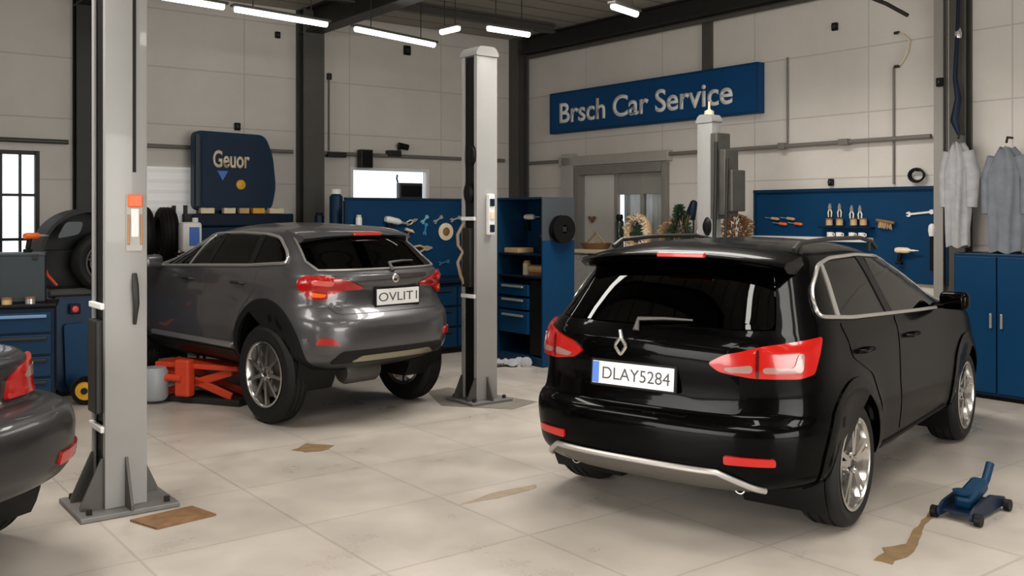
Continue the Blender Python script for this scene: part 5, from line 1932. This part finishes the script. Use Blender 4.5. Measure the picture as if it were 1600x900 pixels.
# dark items seen on the sill of the bright window
p = at_wall('L', 640, 303, -0.02)
t = thing('speaker_box', 'dark box standing on the sill of the bright white window', 'box', (p.x, p.y, 1.57), ROT_L)
bm = B()
zt = p.z - 1.57 + 0.16
box(bm, (0, 0.0, zt / 2), (0.40, 0.10, zt), 0.012)
obj('case', bm, M_GREYBLUE, t)
bm = B()
box(bm, (0.0, -0.055, zt - 0.12), (0.34, 0.012, 0.16), 0.004)
obj('front_grille', bm, M_BLACK, t)
bm = B()
tube(bm, [(-0.2, 0, zt), (-0.22, 0, zt + 0.06), (-0.21, 0, zt + 0.12)], 0.012, 6)
obj('antenna', bm, M_BLACK, t)
# black speaker under the conduit
t = hang('wall_speaker', 'black wall speaker hung under the conduit near the bright window', 'speaker', at_wall('L', 563, 249, 0.0), ROT_L)
bm = B()
box(bm, (0, -0.14, 0), (0.19, 0.13, 0.26), 0.012)
obj('cabinet', bm, M_STEEL, t)
bm = B()
box(bm, (0, -0.208, 0), (0.15, 0.008, 0.22), 0.003)
obj('grille', bm, M_BLACK, t)
bm = B()
box(bm, (0, -0.037, 0), (0.05, 0.075, 0.06))
obj('bracket', bm, M_STEEL, t)
t = hang('wall_camera', 'small black wall camera on the left wall near the conduit', 'camera', at_wall('L', 622, 230, 0.0), ROT_L)
bm = B()
cyl(bm, (-0.06, -0.11, 0.02), (0.09, -0.13, -0.01), 0.045, n=16)
obj('barrel', bm, M_BLACK, t, 40)
bm = B()
tube(bm, [(0, 0, -0.03), (0, -0.05, -0.03), (0, -0.11, 0.0)], 0.018, 8)
obj('bracket', bm, M_STEEL, t, 50)

# ------------------------------------------------------------------ big blue machine panel behind the grey car
D = 10.7
pc = at_wall('L', 366, 335, 0.36)
t = thing('test_console', 'big blue test console with cream lettering rising behind the grey car', 'test console', (pc.x, pc.y, 0), ROT_L)
zA, zBt = 1.80, CH + (HZ - 207) * pc.y / F
sc = pc.y / F
wd = 132 * sc / 1.0
bm = B()
hh = zBt - zA
out = [(-wd / 2, 0), (-wd / 2, hh), (wd * 0.36, hh - 0.02), (wd * 0.46, hh * 0.72), (wd * 0.5, hh * 0.30), (wd * 0.44, 0.0)]
prism(bm, rnd(out, 0.10, 6), -0.06, 0.06, Matrix.Translation((0, 0, zA)) @ FACE_FRONT)
hood = obj('display_panel', bm, M_BLUE, t, 35)
bm = B()
box(bm, (-wd / 2 + 0.045, -0.075, zA + hh / 2), (0.06, 0.03, hh - 0.08), 0.012)
obj('steel_edge', bm, M_GREYBLUE, hood)
bm = B()
prism(bm, rnd([(-wd / 2 + 0.1, 0.05), (-wd / 2 + 0.1, hh - 0.06), (wd * 0.33, hh - 0.08), (wd * 0.42, hh * 0.66), (wd * 0.44, hh * 0.3), (wd * 0.40, 0.05)], 0.08, 5), 0.06, 0.072, Matrix.Translation((0, 0, zA)) @ FACE_FRONT)
obj('inner_face', bm, mat('navy_face', (0.001, 0.015, 0.042), 0.4, spec=0.3, noise=0.2), hood)
text('lettering', 'Geuor', M_CREAM, hood, wd * 0.44, hh * 0.22, (-wd * 0.06, -0.073, zA + hh * 0.65), FRONT, 0.008, 0.02)
bm = B()
lathe(bm, [(0, 0.012), (0.05, 0.01), (0.062, 0), (0, 0)], 24, Matrix.Translation((0.06, -0.073, zA + hh * 0.33)) @ Matrix.Rotation(math.pi / 2, 4, 'X'))
obj('yellow_badge', bm, M_YELLOW, hood, 40)
bm = B()
prism(bm, [(-0.07, 0), (0, -0.12), (0.07, 0)], 0, 0.008, Matrix.Translation((-0.18, -0.073, zA + hh * 0.50)) @ FACE_FRONT)
obj('blue_arrow', bm, M_EU, hood)
bm = B()
box(bm, (0.08, 0.05, 1.68), (wd + 0.26, 0.40, 0.16), 0.02)
base = obj('console_top', bm, M_BLUED, t)
bm = B()
box(bm, (0.08, 0.06, 0.82), (wd + 0.1, 0.32, 1.56), 0.015)
obj('pedestal', bm, M_BLUE, t)
bm = B()
box(bm, (0, 0.08, 1.78), (wd * 0.6, 0.10, 0.06), 0.01)
obj('panel_mount', bm, M_STEEL, t)
CM = Matrix.Translation((pc.x, pc.y, 0)) @ Matrix.Rotation(ROT_L, 4, 'Z')
for k, (x, w_, m, lab) in enumerate(((-0.40, 0.17, M_CREAM, 'cream carton at the left end of the console ledge'), (-0.12, 0.15, M_CREAM, 'cream carton second from left on the console ledge'), (0.07, 0.13, M_TAN, 'tan carton in the middle of the console ledge'), (0.26, 0.16, M_YELLOW, 'yellow carton right of the middle on the console ledge'), (0.50, 0.2, M_CREAM, 'cream carton at the right end of the console ledge'))):
    q = CM @ Vector((x, -0.124, 1.7605))
    t2 = thing('small_carton', lab, 'carton', q, ROT_L + 0.03 * (k - 2), 'cartons on the console ledge')
    bm = B()
    box(bm, (0, 0, 0.035), (w_, 0.09, 0.07), 0.006)
    obj('carton', bm, m, t2)
    bm = B()
    box(bm, (0, 0, 0.07), (w_ * 0.3, 0.092, 0.006))
    obj('tape', bm, M_BROWN, t2)
# blue gas bottle next to the column, on a grey locker
pg = at_depth(509, 352, 12.0)
t = thing('grey_locker', 'grey steel locker behind the grey car, under the blue bottle', 'locker', (pg.x, pg.y, 0), ROT_L)
lz = pg.z
bm = B()
box(bm, (0, 0.2, lz / 2), (0.55, 0.40, lz), 0.01)
obj('carcass', bm, M_STEEL2, t)
bm = B()
box(bm, (0, -0.008, lz / 2), (0.5, 0.016, lz - 0.1), 0.004)
d = obj('door', bm, M_STEEL2, t)
bm = B()
box(bm, (0.2, -0.022, lz * 0.6), (0.02, 0.02, 0.12))
obj('handle', bm, M_STEEL, d)
spray_can('blue bottle with a white cap on the locker beside the column', (pg.x + 0.1, pg.y + 0.16, lz), M_BLUE, M_WHITE, 0.085, 0.46, name='gas_bottle', cat='bottle')
t = spray_can('small blue jar on the locker left of the white-capped bottle', (pg.x - 0.10, pg.y + 0.10, lz), M_BLUED, M_BLACK, 0.06, 0.16, name='jar', cat='jar')


# ------------------------------------------------------------------ tyre rack between left post and console
def tyre(label, loc, rotz, r, wd, group):
    t = thing('tyre', label, 'tyre', loc, rotz, group)
    h = wd / 2
    rr = r * 0.62
    prof = [(rr, -h + 0.01), (rr + 0.015, -h), (r - 0.05, -h - 0.006), (r - 0.014, -h + 0.015)]
    for g in (-0.5, 0.0, 0.5):
        yy = g * h * 0.95
        prof += [(r, yy - 0.012), (r - 0.012, yy - 0.006), (r - 0.012, yy + 0.006), (r, yy + 0.012)]
    prof += [(r - 0.014, h - 0.015), (r - 0.05, h + 0.006), (rr + 0.015, h), (rr, h - 0.01)]
    bm = B()
    lathe(bm, prof, 48, Matrix.Translation((0, 0, r)) @ Matrix.Rotation(math.pi / 2, 4, 'X'), closed=True)
    obj('carcass', bm, M_RUBBER, t, 35)
    return t


pr = at_wall('L', 250, 430, 0.66)
t = thing('tyre_rack', 'dark steel tyre rack beside the near lift post, behind the grey car', 'tyre rack', (pr.x, pr.y, 0), ROT_L)
rz_ = 1.16
bm = B()
for sx in (-1, 1):
    for sy in (0, 1):
        box(bm, (sx * 0.30, sy * 0.42, 0.93), (0.04, 0.04, 1.86))
obj('upright', bm, M_STEEL, t)
for z in (rz_, 0.45):
    bm = B()
    for y in (0.08, 0.34):
        tube(bm, [(-0.30, y, z), (0.30, y, z)], 0.018, 8)
    for sx in (-1, 1):
        tube(bm, [(sx * 0.30, 0, z), (sx * 0.30, 0.42, z)], 0.018, 8)
    obj('shelf_rail', bm, M_STEEL, t)
TM = Matrix.Translation((pr.x, pr.y, 0)) @ Matrix.Rotation(ROT_L, 4, 'Z')
GT = 'tyres on the rack'
labs = ('black tyre at the left of the upper rack row', 'black tyre at the right of the upper rack row')
for k, x in enumerate((-0.145, 0.135)):
    q = TM @ Vector((x, 0.21, rz_ - 0.002))
    tyre(labs[k], q, ROT_L + math.pi / 2 - 0.12, 0.34, 0.19, GT)
# white and blue oil drum on the rack's front corner stand
p = at_wall('L', 297, 388, 0.90)
t = thing('oil_canister', 'white and blue oil canister beside the windscreen of the grey car', 'canister', (p.x, p.y, 1.30), ROT_L)
bm = B()
box(bm, (0, 0, 0.18), (0.24, 0.18, 0.36), 0.04)
lathe(bm, [(0, 0.35), (0.035, 0.35), (0.035, 0.41), (0, 0.41)], 16, Matrix.Translation((0.06, 0, 0)))
obj('can_body', bm, M_WHITE, t, 40)
bm = B()
box(bm, (0.02, -0.091, 0.19), (0.12, 0.008, 0.22), 0.003)
obj('blue_label', bm, M_EU, t)
t2 = thing('tool_stand', 'narrow dark stand carrying the oil canister', 'stand', (p.x, p.y, 0), ROT_L)
bm = B()
box(bm, (0, 0, 1.285), (0.30, 0.28, 0.03), 0.006)
obj('top', bm, M_STEEL, t2)
for sx in (-1, 1):
    for sy in (-1, 1):
        bm = B()
        box(bm, (sx * 0.13, sy * 0.11, 0.635), (0.03, 0.03, 1.27))
        obj('leg', bm, M_STEEL, t2)

# ------------------------------------------------------------------ wheel balancer, cart and cabinet at the left
pb = at_floor(136, 616)
t = thing('wheel_balancer', 'black hooded wheel balancer on a blue base left of the near post', 'wheel balancer', (pb.x, pb.y, 0), ROT_L)
bm = B()
prism(bm, rnd([(-0.26, 0.04), (0.36, 0.04), (0.32, 0.96), (-0.30, 0.96)], 0.05), -0.46, -0.02, FACE_FRONT)
obj('cabinet', bm, M_BLUE, t, 35)
bm = B()
prism(bm, rnd([(-0.20, 0.10), (0.0, 0.10), (-0.02, 0.7), (-0.22, 0.7)], 0.04), 0.02, 0.05, Matrix.Translation((0, 0.0, 0)) @ FACE_FRONT)
obj('service_panel', bm, M_BLUEB, t)
bm = B()
box(bm, (0.02, 0.25, 1.0), (0.74, 0.54, 0.08), 0.02)
obj('tool_tray', bm, M_STEEL, t)
bm = B()
hr = 0.44
sec = []
n = 26
for i in range(n + 1):
    a = math.pi * (1.12 - 1.0 * i / n)
    sec.append((math.cos(a) * hr, math.sin(a) * hr))
for i in range(n):
    for y0, y1 in ((-0.12, 0.36),):
        a, b = sec[i], sec[i + 1]
        k = 0.93
        v = [bm.verts.new((c[0] * s, y, 1.36 + c[1] * s)) for c in (a, b) for s in (1, k) for y in (y0, y1)]
        bm.faces.new((v[0], v[4], v[5], v[1]))
        bm.faces.new((v[2], v[3], v[7], v[6]))
        bm.faces.new((v[0], v[2], v[6], v[4]))
        bm.faces.new((v[1], v[5], v[7], v[3]))
vs = [bm.verts.new((c[0] * 0.95, 0.35, 1.36 + c[1] * 0.95)) for c in sec]
bm.faces.new(vs)
box(bm, (0.02, 0.33, 1.20), (0.78, 0.05, 0.40), 0.01)
bmesh.ops.remove_doubles(bm, verts=bm.verts, dist=1e-4)
hd = obj('guard_hood', bm, mat('hood_black', (0.006, 0.007, 0.008), 0.55, spec=0.3), t, 40)
bm = B()
prism(bm, rnd([(-0.30, 1.52), (-0.10, 1.56), (-0.06, 1.68), (-0.22, 1.68)], 0.04), 0.118, 0.13, FACE_FRONT)
obj('clear_visor', bm, M_GREYBLUE, hd)
bm = B()
tube(bm, [(-0.43, -0.13, 1.32), (-0.38, -0.13, 1.18), (-0.30, -0.13, 1.08)], 0.014, 8)
obj('red_edge', bm, M_RED, hd)
make_wheel(t, 0.17, 0.02, 1.28, 0.30, 0.20, -1, 5, M_STEEL, True, 0.66, steer=0.0)
bm = B()
cyl(bm, (0.17, -0.14, 1.28), (0.17, 0.36, 1.28), 0.03, n=12)
obj('spindle', bm, M_TOOL, t, 40)
bm = B()
box(bm, (-0.12, -0.035, 0.84), (0.10, 0.03, 0.10), 0.01)
sb_ = obj('switch_box', bm, M_BLACK, t)
bm = B()
lathe(bm, [(0, 0.025), (0.03, 0.02), (0.032, 0), (0, 0)], 16, Matrix.Translation((-0.12, -0.05, 0.84)) @ Matrix.Rotation(math.pi / 2, 4, 'X'))
obj('red_button', bm, mat('button_red', (0.6, 0.02, 0.03), 0.4), sb_, 40)
bm = B()
tube(bm, [(0.10, -0.04, 0.62), (0.22, -0.07, 0.56), (0.28, -0.05, 0.60)], [0.02, 0.025, 0.02], 8)
obj('clamp_handle', bm, M_ORANGE, t, 50)
# caster wheels
bm = B()
box(bm, (0.02, 0.25, 0.02), (0.62, 0.44, 0.04))
obj('base_plate', bm, M_BLACK, t)
# yellow wheel in front
p = at_floor(134, 632)
t = thing('yellow_wheel', 'small yellow trolley wheel on the floor beside the near lift post', 'wheel', (p.x, p.y, 0), 0.1)
q = Matrix.Translation((0, 0, 0.13)) @ Matrix.Rotation(math.pi / 2, 4, 'X')
bm = B()
lathe(bm, [(0.085, -0.04), (0.12, -0.045), (0.13, -0.02), (0.13, 0.02), (0.12, 0.045), (0.085, 0.04)], 28, q, closed=True)
obj('tread_ring', bm, M_BLACK, t, 40)
bm = B()
lathe(bm, [(0.03, 0.035), (0.088, 0.03), (0.088, -0.03), (0.03, -0.035)], 24, q, closed=True)
obj('hub', bm, M_YELLOW, t, 40)
bm = B()
cyl(bm, (0, -0.05, 0.13), (0, 0.05, 0.13), 0.03, n=14)
obj('spindle', bm, M_STEEL, t, 40)

pcart = at_floor(22, 656)
t = thing('tool_trolley', 'dark blue tool trolley at the left edge under the slate box', 'tool trolley', (pcart.x, pcart.y, 0), ROT_L - 0.25)
bm = B()
box(bm, (0, 0.24, 0.55), (0.62, 0.46, 0.80), 0.012)
obj('carcass', bm, M_BLUED, t)
for k in range(4):
    bm = B()
    z = 0.25 + k * 0.19
    box(bm, (0, 0.003, z), (0.57, 0.02, 0.17), 0.006)
    d = obj('drawer', bm, M_BLUE, t)
    bm = B()
    box(bm, (0, -0.014, z + 0.055), (0.5, 0.022, 0.028), 0.006)
    obj('handle', bm, mat('pale_blue_grip', (0.13, 0.25, 0.42), 0.4) if k == 3 else M_STEEL, d)
bm = B()
box(bm, (0, 0.24, 0.965), (0.66, 0.50, 0.03), 0.008)
obj('top_tray', bm, M_BLACK, t)
for sx in (-1, 1):
    for sy in (0.08, 0.40):
        bm = B()
        lathe(bm, [(0, -0.02), (0.06, -0.02), (0.06, 0.02), (0, 0.02)], 18, Matrix.Translation((sx * 0.24, sy, 0.062)) @ Matrix.Rotation(math.pi / 2, 4, 'X'))
        box(bm, (sx * 0.24, sy, 0.13), (0.05, 0.06, 0.05))
        obj('caster', bm, M_BLACK, t, 40)
TCM = Matrix.Translation((pcart.x, pcart.y, 0)) @ Matrix.Rotation(ROT_L - 0.25, 4, 'Z')
q = TCM @ Vector((0.0, 0.30, 0.98))
t = thing('slate_case', 'slate grey equipment case on top of the blue trolley', 'case', q, ROT_L - 0.25)
bm = B()
box(bm, (0, 0, 0.215), (0.46, 0.30, 0.43), 0.015)
obj('case', bm, M_GREYBLUE, t)
bm = B()
box(bm, (0, 0, 0.42), (0.47, 0.31, 0.03), 0.008)
obj('lid', bm, M_GREYBLUE, t)
for s in (-1, 1):
    bm = B()
    box(bm, (s * 0.15, -0.155, 0.40), (0.04, 0.02, 0.05), 0.004)
    obj('latch', bm, M_STEEL, t)
power_tool('orange power drill lying on the slate grey case', TCM @ Vector((0.10, 0.30, 1.5595)), ROT_L + 0.5, M_ORANGE, 0.85)
for k, (x, m, lab) in enumerate(((-0.2, M_CREAM, 'cream tin on the trolley before the slate case'), (-0.06, M_TAN, 'tan tin beside the cream tin on the trolley'), (0.12, M_TOOL, 'steel tin at the right on the trolley'))):
    tin(lab, TCM @ Vector((x, 0.06, 0.98)), m, M_BROWN, 0.04, 0.05, 'tins on the trolley top')

# ------------------------------------------------------------------ red low lift jack under the grey car
pj = at_floor(300, 630)
t = thing('scissor_jack', 'red orange low lift jack under the sill of the grey car', 'jack', (pj.x, pj.y, 0), -0.35)
bm = B()
box(bm, (0.05, 0.14, 0.03), (0.95, 0.30, 0.06), 0.01)
obj('base_frame', bm, M_STEEL, t)
for s, z0, z1 in ((0, 0.08, 0.31), (1, 0.31, 0.08)):
    for y in (0.03, 0.25):
        bm = B()
        a, b = Vector((-0.32, y, z0)), Vector((0.42, y, z1))
        d = b - a
        box(bm, (a + b) / 2, (d.length, 0.03, 0.075), 0.012, ry=-math.atan2(d.z, d.x))
        obj('scissor_arm', bm, M_RED, t)
bm = B()
box(bm, (0.05, 0.14, 0.345), (0.92, 0.32, 0.05), 0.012)
obj('lift_platform', bm, M_RED, t)
bm = B()
box(bm, (-0.05, -0.04, 0.24), (0.16, 0.10, 0.34), 0.02)
obj('ram_bracket', bm, M_RED, t)
bm = B()
lathe(bm, [(0, 0.0), (0.10, 0.0), (0.12, 0.03), (0.12, 0.26), (0.10, 0.30), (0, 0.30)], 24, Matrix.Translation((-0.34, -0.10, 0.03)))
obj('hydraulic_tank', bm, mat('tank_grey', (0.26, 0.28, 0.29), 0.45), t, 40)
bm = B()
tube(bm, [(-0.34, -0.10, 0.22), (-0.20, -0.08, 0.24), (-0.05, -0.08, 0.24)], 0.035, 10)
obj('ram', bm, M_RED, t, 50)

# ------------------------------------------------------------------ floor marks
def blotch(name, label, cat, pts, m, h=0.003):
    c = sum((Vector((a, b, 0)) for a, b in pts), Vector()) / len(pts)
    bm = B()
    prism(bm, [(a - c.x, b - c.y) for a, b in pts], 0.0005, h)
    o = tag(obj(name, bm, m), label, cat)
    o.location = c
    return o


def ragged(poly, seed, amp=0.03):
    r = random.Random(seed)
    out = []
    n = len(poly)
    for i in range(n):
        a, b = poly[i], poly[(i + 1) % n]
        L = math.hypot(b[0] - a[0], b[1] - a[1])
        k = max(2, int(L / 0.06))
        for j in range(k):
            t = j / k
            f = amp * (r.random() - 0.5) * 2
            out.append((a[0] + (b[0] - a[0]) * t + f, a[1] + (b[1] - a[1]) * t + amp * (r.random() - 0.5)))
    return out


gp = lambda x, y: tuple(at_floor(x, y)[:2])
blotch('rusty_plate', 'rusty steel plate on the floor in front of the near lift post', 'plate', [gp(203, 815), gp(245, 828), gp(338, 806), gp(300, 793)], M_RUST, 0.012)
blotch('oil_stain', 'brown stain on the floor beside the rear wheel of the grey car', 'stain', ragged([gp(458, 704), gp(478, 693), gp(520, 696), gp(515, 703), gp(480, 707)], 1, 0.02), M_STAIN)
blotch('oil_stain', 'thin brown stain on the floor left of the black car', 'stain', ragged([gp(715, 790), gp(770, 770), gp(840, 757), gp(838, 763), gp(790, 776)], 2, 0.015), mat('faint_stain', (0.30, 0.235, 0.165), 0.5, noise=0.4, nscale=12))
blotch('oil_stain', 'long brown stain on the floor by the trolley jack', 'stain', ragged([gp(1368, 876), gp(1385, 857), gp(1410, 850), gp(1432, 822), gp(1455, 795), gp(1462, 798), gp(1440, 830), gp(1422, 868), gp(1395, 882)], 3, 0.02), M_STAIN)
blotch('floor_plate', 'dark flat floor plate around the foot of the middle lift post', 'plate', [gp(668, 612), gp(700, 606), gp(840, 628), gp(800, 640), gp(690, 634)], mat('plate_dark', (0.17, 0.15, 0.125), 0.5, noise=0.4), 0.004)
